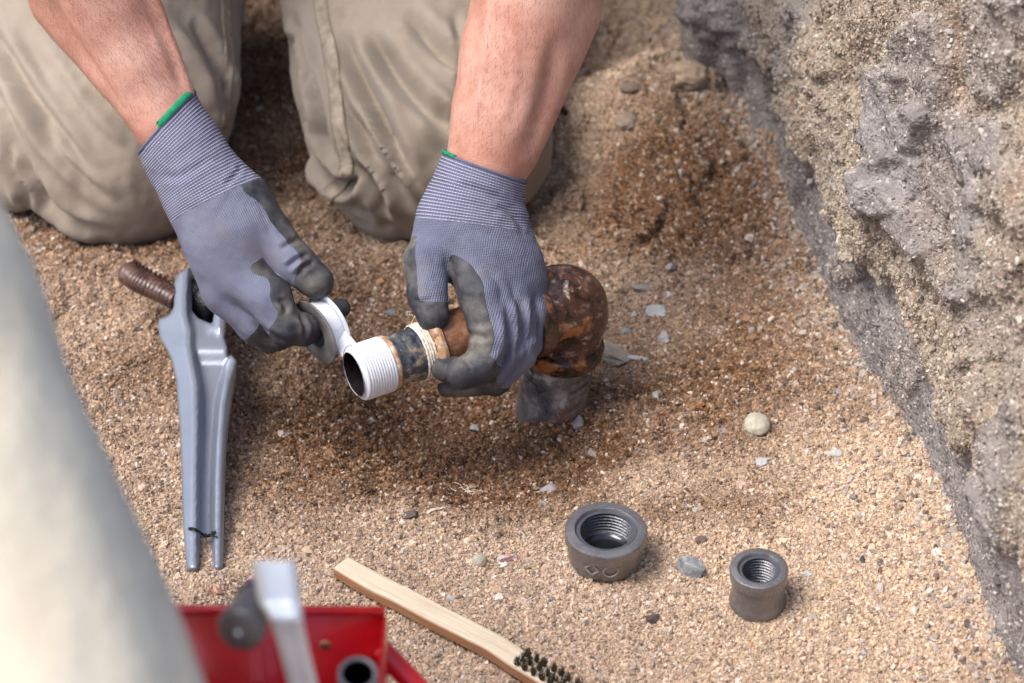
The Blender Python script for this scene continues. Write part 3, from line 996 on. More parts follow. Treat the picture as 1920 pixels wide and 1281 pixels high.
# loose hemp threads under the rim
parts = []
for k in range(14):
    p0 = PEND - AX * (0.055 + random.uniform(-.002, .003)) + V3(0.002, -0.004, -0.0205)
    pts = [p0]
    for q in range(4):
        pts.append(pts[-1] + V3(random.uniform(-.002, .002), random.uniform(-.002, .002), -random.uniform(.0005, .003)))
    parts.append(tube(resample(pts, 10), 0.00028, 5))
for k in range(5):
    p0 = W(770 + random.uniform(-6, 6), 594, 1.715)
    parts.append(tube(resample([p0, p0 + V3(-.001, 0, .002), p0 + V3(-.003, 0, .001 + .001 * k), p0 + V3(-.002, 0, .005)], 8), 0.0002, 5))
V, F = join(parts)
o = obj('loose_thread', V, F, M_hemp, pipe); o['kind'] = 'stuff'
# elbow body
bend = []
Rb = 0.024
ax_start, dn_end = 0.048, 0.040
P0 = E + AX * ax_start; P3 = E + DN * dn_end
path = [P0, E + AX * 0.034]
for t in np.linspace(0, 1, 13):
    path.append((1 - t) ** 2 * (E + AX * 0.026) + 2 * t * (1 - t) * (E - (AX + DN) * 0.009) + t * t * (E + DN * 0.026))
path += [E + DN * 0.036, P3]
path = resample(path, 60)
rad = np.interp(np.linspace(0, 1, 60), [0, .1, .16, .3, .5, .7, .84, .9, 1], [.0275, .0280, .0284, .0296, .0306, .0302, .0294, .0294, .0294])
V, F = tube(path, rad, 72, cap=False)
N_ = norm(V - np.repeat(path, 72, 0))
V = V + N_ * (0.0009 * fbm(V * 80, 5) + 0.0009 * perlin(V * 30))[:, None]
elb = obj('elbow', V, F, M_elbow, pipe)
prof = [(0, .0255), (0.0008, .0312), (0.002, .0328), (0.0105, .0334), (0.0125, .0326), (0.0142, .0290)]
prof = [tuple(p) for p in resample([(a, b, 0) for a, b in prof], 30)[:, :2]]
V, F = lathe(prof, E + AX * 0.041, -AX, 96, ragged(0.0010, 3, 6))
obj('elbow_collar', V, F, M_elbow, elb)
V, F = lathe(prof, E + DN * 0.050, -DN, 96, ragged(0.0010, 3, 7))
obj('elbow_collar', V, F, M_elbow, elb)
# coupling stub to the left of the elbow
prof = [(0, .0245), (0.004, .0252), (0.006, .0250), (0.012, .0255), (.016, .025), (0.03, .0245)]
V, F = lathe(prof, E + AX * 0.068, -AX, 96, ragged(0.0012, 4, 6))
obj('threaded_neck', V, F, M_bead, pipe)
# riser
prof = [(0, .0262), (.012, .0265), (.024, .0268), (.026, .0278), (.050, .0282), (.12, .0282)]
prof = [tuple(p) for p in resample([(a, b, 0) for a, b in prof], 60)[:, :2]]
V, F = lathe(prof, E + DN * 0.045, DN, 96, ragged(0.0013, 3, 13))
obj('riser_pipe', V, F, M_riser, pipe)
# white loop of thread hanging at the elbow
c0 = E + DN * 0.048 + V3(0.0215, -0.020, 0)
pts = [c0, c0 + V3(.0015, -.001, -.004), c0 + V3(.0005, -.001, -.0075), c0 + V3(-.0012, -.001, -.004), c0 + V3(-.0005, 0, -.001)]
V, F = tube(resample(pts, 24), 0.0004, 6)
obj('thread_loop', V, F, M_hemp, pipe)

# ------------------------------------------------------------------ tape spool
DS = 1.722
SAX = norm(V3(-0.74, -0.66, -0.05))       # spool axis, towards the near flange
sc_ = W(589, 624, DS - 0.006)              # centre of the near flange
spool = thing('tape_spool', sc_, 'spool of white thread tape with grey flange, pinched between gloved thumb and finger', 'tape spool')
def flange(o, ro, ri, th):
    pr = [(0, ri), (0, ro - .0006), (0.0003, ro), (th - 0.0003, ro), (th, ro - .0006), (th, ri)]
    return lathe(pr, o, -SAX, 96, closed=True)
V, F = flange(sc_, 0.0256, 0.0122, 0.0016)
obj('flange', V, F, M_greyrubber, spool)
V, F = flange(sc_ - SAX * 0.0138, 0.0254, 0.0122, 0.0016)
o = obj('flange', V, F, M_tape, spool)
prof = [(0.0016, 0.0120), (0.0018, 0.0205)] + [(s, 0.0208 + 0.0002 * math.sin(s * 4000)) for s in np.linspace(0.002, 0.0136, 24)] + [(0.0138, 0.0120)]
V, F = lathe(prof, sc_, -SAX, 96)
obj('tape_roll', V, F, M_tape, spool)
V, F = lathe([(0.0005, 0.0119), (0.016, 0.0119)], sc_, -SAX, 64)
obj('core', V, F, M_greyrubber, spool)
# the band of tape pulled from the roll to the pipe
a_, u_, v_ = frame_of(-SAX)
def ribbon(A0, B0, th=0.00012):
    A0 = np.array(A0); B0 = np.array(B0); n = len(A0)
    nn = norm(np.cross(np.gradient(A0, axis=0), B0 - A0))
    m_ = 6
    rows_t = [A0 + (B0 - A0) * (k / m_) for k in range(m_ + 1)]
    top_ = np.stack(rows_t, 1)
    wobble = 0.00025 * fbm(top_ * 120, 2)
    top_ = top_ + nn[:, None] * wobble[..., None]
    bot = top_ - nn[:, None] * th
    V = np.concatenate([top_.reshape(-1, 3), bot.reshape(-1, 3)])
    w = m_ + 1; F = []
    o_ = n * w
    for i in range(n - 1):
        for k in range(m_):
            q = i * w + k
            F.append((q, q + 1, q + w + 1, q + w)); F.append((q + o_, q + w + o_, q + w + 1 + o_, q + 1 + o_))
        for k in (0, m_):
            q = i * w + k
            F.append((q, q + w, q + w + o_, q + o_))
    return V, F
A0, B0 = [], []
e1 = norm(UU - SAX * (UU @ SAX)); e2 = np.cross(SAX, e1)
if e2 @ RR < 0: e2 = -e2
def roll_pt(s_, t): return sc_ - SAX * s_ + (math.cos(t) * e1 + math.sin(t) * e2) * 0.0212
for t in np.linspace(-0.5, 0.35, 8):
    A0.append(roll_pt(0.0022, t)); B0.append(roll_pt(0.0134, t))
f1 = norm(UU - AX * (UU @ AX)); f2 = np.cross(AX, f1)
if f2 @ FF > 0: f2 = -f2           # towards the camera
def pipe_pt(s_, t): return PEND - AX * s_ + (math.cos(t) * f1 + math.sin(t) * f2) * RP * 1.062
# leave the roll at its top, meet the pipe on the side away from the camera's left rim
Ae, Be = pipe_pt(0.0003, -0.95), pipe_pt(0.0125, -0.55)
A1, B1 = A0[-1], B0[-1]
for t in np.linspace(0.05, 0.95, 16):
    A0.append(A1 + (Ae - A1) * t); B0.append(B1 + (Be - B1) * t)
for t in np.linspace(0, 1, 8):
    A0.append(pipe_pt(0.0003 + .001 * t, -0.95 + 0.9 * t)); B0.append(pipe_pt(0.0125 + .001 * t, -0.55 + 0.8 * t))
V, F = ribbon(A0, B0)
obj('tape_band', V, F, M_tape, spool)

# ------------------------------------------------------------------ hands
def build_hand(fingers, palm, kp, D0):
    """fingers: list of chains [(x,y,q,r)...]; palm: list of segments"""
    cv = lambda p: (WQ(p[0], p[1], p[2], D0), p[3] * D0 / FPX)
    pal = [(cv(a), cv(b)) for a, b in palm]
    fin = [[cv(p) for p in ch] for ch in fingers]
    def fn(P):
        dp = None
        for (a, ra), (b, rb) in pal:
            d = rcone(P, a, b, ra, rb)
            dp = d if dp is None else smin(dp, d, 0.016)
        tot = dp
        for ch in fin:
            df = None
            for (a, ra), (b, rb) in zip(ch[:-1], ch[1:]):
                d = rcone(P, a, b, ra, rb)
                df = d if df is None else smin(df, d, 0.0035)
            dfp = smin(df, dp, 0.0055)
            tot = smin(tot, dfp, 0.0010)
        return tot
    pts = np.array([p for ch in fin for p, r in ch] + [p for s in pal for p, r in s])
    rmax = max([r for ch in fin for p, r in ch] + [r for s in pal for p, r in s])
    return fn, pts.min(0) - rmax - 0.004, pts.max(0) + rmax + 0.004, fin, pal

def cam_dir(v):
    """(right, down, towards camera) in picture terms to a direction in the place"""
    return norm(v[0] * RR - v[1] * UU - v[2] * FF)

def coat_field(V, N, fin, pal, specs, palmspec, D0):
    """specs per finger: (direction of the palm side, threshold, t where the tip is fully dipped)"""
    num = np.zeros(len(V)); den = np.zeros(len(V)) + 1e-9
    def add(d, val):
        nonlocal num, den
        w = np.exp(-np.clip(d, -0.02, 0.1) / 0.0022)
        num += w * val; den += w
    for ch, sp in zip(fin, specs):
        pd = cam_dir(sp[0]); thr = sp[1]; tipat = sp[2]
        m = len(ch) - 1
        best = np.full(len(V), 1e9); par = np.zeros(len(V))
        for i in range(m):
            (a, ra), (b, rb) = ch[i], ch[i + 1]
            ba = b - a; t = np.clip(((V - a) @ ba) / (ba @ ba), 0, 1)
            d = np.linalg.norm(V - a - t[:, None] * ba, axis=1) - (ra + (rb - ra) * t)
            s = d < best; best = np.where(s, d, best); par = np.where(s, i + t, par)
        base = N @ pd - thr + 2.0 * sstep(tipat - 0.40, tipat + 0.30, par)
        add(best, base)
    pd = cam_dir(palmspec[0])
    for (a, ra), (b, rb) in pal:
        add(rcone(V, a, b, ra, rb) + 0.001, N @ pd - palmspec[1])
    return np.clip(num / den, -1, 1)

def glove(name, root, fingers, palm, D0, specs, palmspec, axis_px, rim, cuff_end, folds, res=0.00115, dusty=1.0):
    fn, lo, hi, fin, pal = build_hand(fingers, palm, 0.012, D0)
    V, Q = surface_nets(fn, lo, hi, res)
    N = sdf_normals(fn, V)
    coat = coat_field(V, N, fin, pal, specs, palmspec, D0)
    A = WQ(*axis_px[0], D0); B = WQ(*axis_px[1], D0)     # from the rim to the hand
    ax = norm(B - A)
    u = norm(np.cross(ax, FF)); v = np.cross(ax, u)
    rel = V - A
    along = rel @ ax
    ang = np.arctan2(rel @ v, rel @ u)
    rim_n = cam_dir(rim[1]); rim_p = WQ(*rim[0], D0)
    end_n = cam_dir(cuff_end[1]); end_p = WQ(*cuff_end[0], D0)
    s_rim = (V - rim_p) @ rim_n            # >0 : towards the hand
    s_end = (V - end_p) @ end_n            # >0 : past the cuff, on the hand
    L = (end_p - rim_p) @ ax
    tt = np.clip(s_rim / np.maximum(s_rim - s_end, 1e-5), -1, 2)
    knit = np.stack([ang * 0.026, tt * abs(L), 0 * ang], -1)
    X, Y, D = proj(V)
    side = norm(np.cross(ax, FF))
    body_knit = np.stack([rel @ side + 0.002 * perlin(V * 40), along + 0.15 * (rel @ side), 0 * along], -1)
    on_hand = s_end > 0
    knit[on_hand] = body_knit[on_hand]
    for f in folds:
        V = fold(V, N, *f)
    V = relax(V, Q, 2, 0.5)
    # cloth looseness
    V = V + N * (0.0007 * fbm(V * 60, 3) + 0.0003 * perlin(V * 160))[:, None]
    ribs = np.where(on_hand, 0, 0.00012 * np.sin(2 * math.pi * knit[:, 1] / 0.0023))
    lip = 0.0006 * np.exp(-(s_rim / 0.0025) ** 2) + 0.0010 * np.exp(-((s_rim - 0.02) / 0.004) ** 2) * perlin(V * 35)
    V = V + N * (ribs + lip)[:, None]
    dust = np.clip(0.7 + 0.5 * (-(N @ FF)), 0, 1) * dusty
    sr = s_rim[Q].min(1); se = s_end[Q].mean(1)
    def part(mask):
        q = Q[mask]; ids = np.unique(q); mp = np.full(len(V), -1); mp[ids] = np.arange(len(ids))
        return ids, mp[q]
    ids, q = part(se > 0)
    g = obj(name, V[ids], q, M_glove, root, attrs={'coat': coat[ids], 'dust': dust[ids]}, uv={'knit': knit[ids]})
    ids, q = part((se <= 0) & (sr > 0))
    cf = obj('cuff', V[ids], q, M_cuff, g, uv={'knit': knit[ids]})
    # hem round the rim
    ru = norm(np.cross(rim_n, FF)); rv = np.cross(rim_n, ru)
    ring = []
    c = rim_p
    for th in np.linspace(0, 2 * math.pi, 72, endpoint=False):
        d = math.cos(th) * ru + math.sin(th) * rv
        ts = np.linspace(0, 0.06, 240)
        val = fn(c + ts[:, None] * d)
        k = np.argmax(val > 0)
        ring.append(c + ts[k] * d)
    ring = np.array(ring)
    return g, cf, ring, rim_n, fn

def ring_tube(ring, r, shift, n=10, squash=1.0):
    m = len(ring); c = ring.mean(0)
    V = []
    ax = norm(shift)
    for i in range(m):
        o_ = norm(ring[i] - c)
        for th in np.linspace(0, 2 * math.pi, n, endpoint=False):
            V.append(ring[i] + o_ * r * math.cos(th) + ax * r * squash * math.sin(th))
    F = []
    for i in range(m):
        for j in range(n):
            F.append((i * n + j, i * n + (j + 1) % n, ((i + 1) % m) * n + (j + 1) % n, ((i + 1) % m) * n + j))
    return np.array(V), F

person = thing('person', V3(-0.20, 1.95, 0.0), 'person kneeling on sand in khaki trousers and grey gloves, taping a pipe end', 'person')

# hand on the pipe (right in the picture)
DR = 1.7365
fR = [
    [(842, 452, 22, 46), (800, 488, 48, 43), (801, 552, 72, 36), (812, 592, 82, 31)],                        # thumb
    [(868, 478, 40, 40), (900, 556, 84, 38), (918, 634, 98, 35), (905, 684, 104, 32), (868, 700, 108, 31)],    # index
    [(912, 498, 46, 40), (936, 590, 74, 35), (952, 655, 62, 31), (920, 702, 60, 27), (834, 692, 88, 25)],    # middle
    [(950, 508, 32, 38), (972, 596, 52, 32), (976, 666, 34, 29), (930, 716, 12, 25), (842, 724, 28, 22)],    # ring
    [(982, 528, 0, 36), (1000, 585, 14, 29), (990, 645, -6, 26), (950, 696, -26, 22), (880, 726, -24, 18)],  # little
]
pR = [((912, 300, 8, 73), (898, 350, 6, 74)), ((898, 350, 6, 74), (885, 410, 6, 80)), ((872, 410, 4, 76), (900, 478, 20, 74)),
      ((895, 425, 2, 72), (950, 498, 10, 62)), ((925, 452, 0, 62), (972, 535, 2, 50)), ((840, 420, 12, 50), (822, 462, 22, 50))]
foldsR = [
    ([(836, 470), (848, 520), (858, 560)], 7, 0.0020, 0.3),
    ([(868, 628), (890, 629), (915, 636)], 6, 0.0022, 0.4),
    ([(868, 672), (880, 684), (884, 700)], 4, 0.0010, 0.4),
    ([(948, 560), (955, 610), (952, 660), (925, 700)], 7, 0.0036, 0.55),
    ([(975, 560), (981, 620), (968, 680)], 7, 0.0034, 0.55),
    ([(1000, 560), (1003, 610), (990, 650)], 6, 0.0028, 0.5),
    ([(775, 560), (790, 566), (812, 560)], 5, 0.0010, 0.4),
    ([(850, 345), (910, 362), (975, 395)], 7, 0.0018, 0.6),
    ([(930, 385), (960, 400), (985, 430)], 7, 0.0022, 0.6),
    ([(880, 425), (920, 440), (960, 470)], 10, 0.0010, 0.4),
]
specsR = [((-0.80, 0.15, -0.55), -0.16, 2.75), ((-0.95, 0.05, 0.12), -0.10, 3.0), ((-0.35, 0.5, -0.8), 0.40, 3.1), ((-0.30, 0.5, -0.8), 0.40, 3.0), ((-0.3, 0.5, -0.8), 0.42, 3.2)]
gR, cR, ringR, rnR, fnR = glove('glove', person, fR, pR, DR, specsR, ((-0.30, 0.5, -0.8), 0.40), ((912, 300, 8), (885, 430, 6)),
                                ((914, 316, 8), (-0.34, 0.93, -0.10)), ((882, 424, 6), (-0.13, 0.98, 0.0)), foldsR)
gR['label'] = 'grey glove gripping the pipe, palm dipped in black rubber'
V, F = ring_tube(ringR, 0.0011, rnR)
obj('rolled_rim', V, F, M_cuff, cR)
k = [i for i in range(len(ringR)) if (lambda p: p[0] < 852)(proj(ringR[i][None])[:1][0]) ]
sel = ringR[np.array([i for i in range(72) if proj(ringR[i])[0] < 858])]
sel = sel[np.argsort([math.atan2((p - ringR.mean(0)) @ UU, (p - ringR.mean(0)) @ FF) for p in sel])]
V, F = tube(sel + norm(sel - ringR.mean(0)) * 0.0006 - rnR * 0.0006, 0.0016, 8)
obj('hem', V, F, M_hem, cR)

# hand holding the spool (left in the picture)
DL = 1.730
fL = [
    [(452, 385, 20, 62), (500, 432, 34, 42), (552, 492, 44, 37), (592, 527, 48, 34)],                       # thumb
    [(452, 520, 30, 50), (505, 560, 58, 42), (536, 612, 62, 34), (568, 618, 48, 30), (597, 608, 24, 25)],   # index
    [(430, 545, 0, 46), (484, 604, 8, 36), (520, 628, -12, 29), (560, 610, -42, 27), (600, 592, -66, 24), (640, 578, -80, 19)],  # middle
    [(428, 550, -24, 40), (476, 612, -26, 31), (504, 636, -46, 26), (548, 624, -62, 24)],                   # ring
    [(420, 530, -60, 36), (462, 586, -72, 26), (490, 630, -80, 22), (530, 620, -88, 20)],                   # little
]
pL = [((312, 215, 0, 66), (345, 290, 0, 68)), ((345, 290, 0, 68), (395, 370, 0, 76)), ((395, 370, 0, 78), (430, 450, 8, 76)),
      ((430, 450, 8, 72), (448, 520, 14, 56)), ((425, 470, -20, 60), (425, 545, -25, 46)), ((440, 390, 12, 60), (468, 410, 22, 55)),
      ((455, 440, 20, 50), (462, 500, 26, 42))]
foldsL = [
    ([(478, 340), (500, 420), (520, 470)], 6, 0.0008, 0.2),
    ([(535, 505), (556, 488), (580, 478)], 5, 0.0022, 0.7),
    ([(556, 520), (570, 500), (590, 492)], 5, 0.0018, 0.7),
    ([(525, 470), (545, 456), (562, 448)], 5, 0.0015, 0.6),
    ([(520, 560), (534, 572), (536, 590)], 5, 0.0022, 0.6),
    ([(560, 590), (572, 610), (572, 636)], 4, 0.0020, 0.6),
    ([(404, 520), (425, 560), (462, 590)], 12, 0.0014, 0.6),
    ([(470, 600), (500, 625), (540, 648)], 6, 0.0022, 0.6),
    ([(300, 330), (340, 330), (400, 295)], 7, 0.0010, 0.5),
    ([(420, 350), (440, 330), (455, 310)], 5, 0.0012, 0.5),
]
specsL = [((0.78, -0.45, -0.25), 0.15, 2.55), ((0.95, -0.1, 0.15), 0.30, 1.95), ((0.75, 0.6, -0.1), 0.10, 1.9), ((0.75, 0.6, -0.2), 0.05, 1.9), ((0.5, 0.5, -0.6), 0.2, 2.0)]
gL, cL, ringL, rnL, fnL = glove('glove', person, fL, pL, DL, specsL, ((0.70, -0.15, -0.68), 0.40), ((312, 215, 0), (400, 380, 0)),
                                ((318, 226, 0), (0.74, 0.67, -0.12)), ((408, 378, 0), (0.44, 0.90, 0.0)), foldsL, dusty=0.55)
gL['label'] = 'grey glove pinching the tape spool, thumb side dipped in black rubber'
V, F = ring_tube(ringL, 0.0011, rnL)
obj('rolled_rim', V, F, M_cuff, cL)
sel = ringL[np.array([i for i in range(72) if proj(ringL[i])[0] > 306 and (ringL[i] - ringL.mean(0)) @ FF < 0.024])]
cen = ringL.mean(0)
th_ = np.array([math.atan2((p - cen) @ FF, (p - cen) @ norm(np.cross(rnL, FF))) for p in sel])
sel = sel[np.argsort(th_)]
V, F = ring_tube(ringL - rnL * 0.0018, 0.0016, rnL, squash=1.8)
px_, py_, _ = proj(V)
keepf = [f for f in F if min(px_[list(f)]) > 292]
obj('hem', V, keepf, M_hem, cL)

# ------------------------------------------------------------------ body: arms, torso, head in one mesh
def arm_sdf(chain, k=0.02):
    def fn(P):
        d = None
        for (a, ra), (b, rb) in zip(chain[:-1], chain[1:]):
            q = rcone(P, a, b, ra, rb)
            d = q if d is None else smin(d, q, k)
        return d
    return fn
pxr = lambda x, y, q, r, D0: (WQ(x, y, q, D0), r * D0 / FPX)
SHL, SHR = V3(-0.42, 2.03, 0.60), V3(0.02, 2.03, 0.60)
ELL = WQ(70, -215, 60, DL); ELR = WQ(1050, -260, 60, DR)
armL = [pxr(345, 295, 0, 54, DL), pxr(308, 215, 0, 55, DL), pxr(255, 120, 6, 68, DL), pxr(190, 10, 20, 86, DL), pxr(140, -80, 40, 98, DL), (ELL, 0.042), (SHL, 0.055)]
armR = [pxr(898, 365, 4, 60, DR), pxr(916, 300, 6, 66, DR), pxr(938, 210, 8, 80, DR), pxr(968, 100, 14, 94, DR), pxr(1002, -10, 24, 103, DR), pxr(1030, -110, 40, 110, DR), (ELR, 0.044), (SHR, 0.055)]
fa, fb = arm_sdf(armL), arm_sdf(armR)
# tendons and the edge of the forearm muscle
ten1 = (pxr(352, 170, 24, 12, DL), pxr(285, 0, 40, 16, DL))
ten2 = (pxr(292, 235, 26, 30, DL), pxr(105, 10, 20, 46, DL))
def fn_aL(P):
    d = fa(P)
    d = smin(d, rcone(P, *[ten1[0][0], ten1[1][0], ten1[0][1], ten1[1][1]]), 0.006)
    return smin(d, rcone(P, ten2[0][0], ten2[1][0], ten2[0][1], ten2[1][1]), 0.010)
ten3 = (pxr(978, 290, 20, 26, DR), pxr(1075, 30, 20, 50, DR))
def fn_aR(P):
    d = fb(P)
    return smin(d, rcone(P, ten3[0][0], ten3[1][0], ten3[0][1], ten3[1][1]), 0.012)
ARM_FOLDS = [([(232, 218), (190, 150), (130, 60), (90, -20)], 9, 0.0035, 0.2), ([(345, 160), (318, 90), (290, 10)], 6, 0.0011, 0.3), ([(330, 170), (300, 100), (262, 10)], 5, -0.0011, 0.2),
             ([(285, 190), (240, 110), (205, 40)], 4, -0.0009, 0.2), ([(985, 300), (1020, 190), (1045, 60)], 14, 0.0030, 0.4), ([(885, 260), (905, 140), (915, 10)], 5, -0.0011, 0.2),
             ([(930, 250), (965, 150), (960, 30)], 5, -0.0010, 0.2), ([(862, 250), (885, 100), (898, 0)], 8, 0.0016, 0.3)]
body_parts = []
for fn, ch in ((fn_aL, armL), (fn_aR, armR)):
    pts = np.array([p for p, r in ch]); rm = 0.07
    V, Q = surface_nets(fn, pts.min(0) - rm, pts.max(0) + rm, 0.0032)
    N = sdf_normals(fn, V)
    V = V + N * (0.0008 * fbm(V * 30, 3) + 0.00025 * fbm(V * 200, 2))[:, None]
    for f in ARM_FOLDS: V = fold(V, N, *f)
    body_parts.append((V, Q))
arm_meshes = list(body_parts)
PEL = V3(-0.20, 2.30, 0.30)
def torso(P):
    d = rcone(P, PEL, V3(-0.20, 2.12, 0.60), 0.13, 0.14)
    d = smin(d, rcone(P, SHL, SHR, 0.075, 0.075), 0.06)
    d = smin(d, rcone(P, V3(-0.2, 2.08, 0.66), V3(-0.2, 1.96, 0.76), 0.06, 0.055), 0.03)
    d = smin(d, rcone(P, V3(-0.2, 1.93, 0.86), V3(-0.2, 1.88, 0.80), 0.088, 0.068), 0.03)
    d = smin(d, rcone(P, V3(-0.2, 1.815, 0.80), V3(-0.2, 1.80, 0.785), 0.012, 0.014), 0.015)      # nose
    for s in (-1, 1):
        d = smin(d, rcone(P, V3(-0.2 + s * 0.082, 1.93, 0.84), V3(-0.2 + s * 0.086, 1.93, 0.81), 0.014, 0.010), 0.008)
    return d
V, Q = surface_nets(torso, V3(-0.56, 1.70, 0.12), V3(0.16, 2.5, 1.02), 0.012)
body_parts.append((V, Q))
V, Q = joinq(body_parts)
body = obj('body', V, Q, M_skin, person)
def shirt_fn(P):
    d = rcone(P, PEL + V3(0, 0, .02), V3(-0.20, 2.12, 0.60), 0.145, 0.155)
    d = smin(d, rcone(P, SHL, SHR, 0.088, 0.088), 0.06)
    for s, e in ((SHL, ELL), (SHR, ELR)):
        d = smin(d, rcone(P, s, s + (e - s) * 0.55, 0.075, 0.066), 0.02)
    return d
V, Q = surface_nets(shirt_fn, V3(-0.62, 1.70, 0.10), V3(0.24, 2.52, 0.80), 0.010)
N = sdf_normals(shirt_fn, V); V = V + N * (0.006 * fbm(V * 12, 3))[:, None]
obj('shirt', V, Q, M_shirt, person)
def hair_fn(P):
    return smin(rcone(P, V3(-0.2, 1.955, 0.885), V3(-0.2, 1.93, 0.90), 0.084, 0.08), rcone(P, V3(-0.2, 2.0, 0.83), V3(-0.2, 1.98, 0.86), 0.05, 0.06), 0.03)
V, Q = surface_nets(hair_fn, V3(-0.32, 1.8, 0.74), V3(-0.08, 2.09, 1.02), 0.008)
N = sdf_normals(hair_fn, V); V = V + N * (0.004 * fbm(V * 60, 3))[:, None]
obj('hair', V, Q, M_root, person)
# short dark hairs on the forearms
hv, hf = [], []
for (V, Q), lo_px, ax0, ax1 in ((arm_meshes[0], 60, WQ(308, 215, 0, DL), WQ(150, -40, 20, DL)), (arm_meshes[1], 60, WQ(914, 305, 6, DR), WQ(1000, -20, 24, DR))):
    c = V[Q].mean(1)
    n = norm(np.cross(V[Q[:, 1]] - V[Q[:, 0]], V[Q[:, 2]] - V[Q[:, 0]]))
    X, Y, D = proj(c)
    ok = np.where((Y > -60) & (Y < 330) & (((c - ax0) @ norm(ax1 - ax0)) > 0.004))[0]
    pick = rng.choice(ok, size=min(2400, len(ok)), replace=False)
    down = norm(ax0 - ax1)
    for i in pick:
        p = c[i]; nn = n[i]
        if (p - (ax0 + ax1) / 2) @ nn < 0: nn = -nn
        d = norm(down + nn * 0.35 + rng.normal(size=3) * 0.25)
        L = rng.uniform(0.0030, 0.0070)
        w = np.cross(d, nn) ; w = norm(w) * 0.00007
        p = p + nn * 0.0002
        q = p + d * L * 0.6 + nn * 0.0003; r_ = p + d * L
        b0 = len(hv)
        hv += [p - w, p + w, q + w * .8, q - w * .8, r_]
        hf += [(b0, b0 + 1, b0 + 2, b0 + 3), (b0 + 3, b0 + 2, b0 + 4)]
ah = obj('arm_hair', np.array(hv), hf, simple('arm_hair_brown', (.06, .03, .02), 0.7), body)
ah['kind'] = 'stuff'

# ------------------------------------------------------------------ trousers
DK = 2.0
segsT = [
    (pxr(238, 292, 0, 172, DK), pxr(225, -120, -250, 215, DK)),
    (pxr(120, 235, -40, 150, DK), pxr(110, -120, -260, 200, DK)),
    (pxr(330, 190, -60, 100, DK), pxr(330, -120, -260, 140, DK)),
]
segsT2 = [
    (pxr(775, 290, 0, 168, DK), pxr(712, -120, -250, 196, DK)),
    (pxr(862, 262, -20, 174, DK), pxr(800, -120, -260, 200, DK)),
    (pxr(700, 250, -30, 120, DK), pxr(640, -60, -230, 120, DK)),
]
shin = [(V3(-0.38, 1.80, 0.05), V3(-0.36, 2.22, 0.05)), (V3(-0.05, 1.80, 0.05), V3(-0.04, 2.22, 0.05))]
def trouser_fn(P):
    tot = None
    for S in (segsT, segsT2):
        d = None
        for (a, ra), (b, rb) in S:
            q = rcone(P, a, b, ra, rb)
            d = q if d is None else smin(d, q, 0.03)
        tot = d if tot is None else smin(tot, d, 0.02)
    for a, b in shin:
        tot = smin(tot, rcone(P, a, b, 0.065, 0.055), 0.02)
    hips = rcone(P, V3(-0.30, 2.26, 0.22), V3(-0.10, 2.26, 0.22), 0.15, 0.15)
    tot = smin(tot, hips, 0.05)
    # loose cloth of the lower leg at the far left
    (a, ra), (b, rb) = pxr(30, 330, -60, 62, DK), pxr(-120, 120, -90, 110, DK)
    tot = smin(tot, rcone(P, a, b, ra, rb), 0.008)
    return tot
V, Q = surface_nets(trouser_fn, V3(-0.66, 1.52, -0.06), V3(0.20, 2.46, 0.40), 0.0030)
N = sdf_normals(trouser_fn, V)
X, Y, D = proj(V)
# general looseness
V = V + N * (0.006 * fbm(V * 9, 3) + 0.0018 * fbm(V * 34, 3) + 0.0026 * fbm(V * np.array([34, 10, 14]) + 5, 3, ridged=True))[:, None]
tf = [
    ([(700, 200), (745, 290), (800, 370)], 5, 0.0040, 0.7), ([(640, 150), (665, 230), (720, 340)], 5, 0.0045, 0.7), ([(810, 180), (850, 230), (900, 250)], 6, 0.0035, 0.6),
    ([(545, 20), (575, 110), (590, 190)], 6, 0.0050, 0.7), ([(600, 350), (640, 395), (700, 430)], 6, 0.0028, 0.6), ([(180, 60), (240, 150), (290, 260)], 9, 0.0030, 0.5),
    ([(60, 190), (120, 300), (220, 390)], 6, 0.0045, 0.6), ([(90, 110), (160, 220), (230, 290)], 6, 0.0035, 0.6), ([(360, 30), (395, 100), (410, 200)], 6, 0.0040, 0.6),
    ([(640, 60), (690, 170), (770, 330)], 13, 0.0128, 0.6), ([(690, 60), (760, 160), (860, 260)], 15, 0.0112, 0.6),
    ([(655, 200), (700, 280), (780, 400)], 10, 0.0097, 0.7), ([(660, 300), (700, 350), (730, 420)], 8, 0.0083, 0.7),
    ([(535, 60), (560, 150), (590, 260)], 12, 0.0128, 0.6), ([(560, 200), (585, 280), (640, 350)], 9, 0.0128, 0.7),
    ([(575, 120), (600, 200), (620, 300)], 8, 0.0083, 0.6), ([(600, 320), (650, 350), (660, 330)], 9, 0.0120, 0.6),
    ([(650, 370), (700, 410), (770, 440)], 7, 0.0030, 0.6), ([(760, 20), (830, 100), (900, 140)], 14, 0.0090, 0.6),
    ([(850, 20), (865, 90), (872, 160)], 7, 0.0045, 0.6),
    ([(-30, 40), (60, 180), (170, 330)], 14, 0.0110, 0.6), ([(-20, 150), (30, 270), (90, 400)], 12, 0.0080, 0.6),
    ([(30, 60), (110, 190), (200, 300)], 18, 0.0055, 0.6), ([(60, 330), (110, 400), (200, 440)], 9, 0.0060, 0.6),
    ([(330, 20), (400, 120), (425, 240)], 13, 0.0050, 0.6), ([(300, 60), (360, 160), (390, 260)], 20, 0.0035, 0.5),
    ([(10, 270), (25, 330), (60, 390)], 8, 0.0070, 0.6), ([(420, 120), (428, 190), (425, 260)], 8, 0.006, 0.6),
]
for f in tf:
    V = fold(V, N, f[0], max(f[1], 8), f[2] * (1.1 if f[1] < 8 else 1.4), f[3])
V = relax(V, Q, 2, 0.4)
trousers = obj('trousers', V, Q, M_trouser, person)
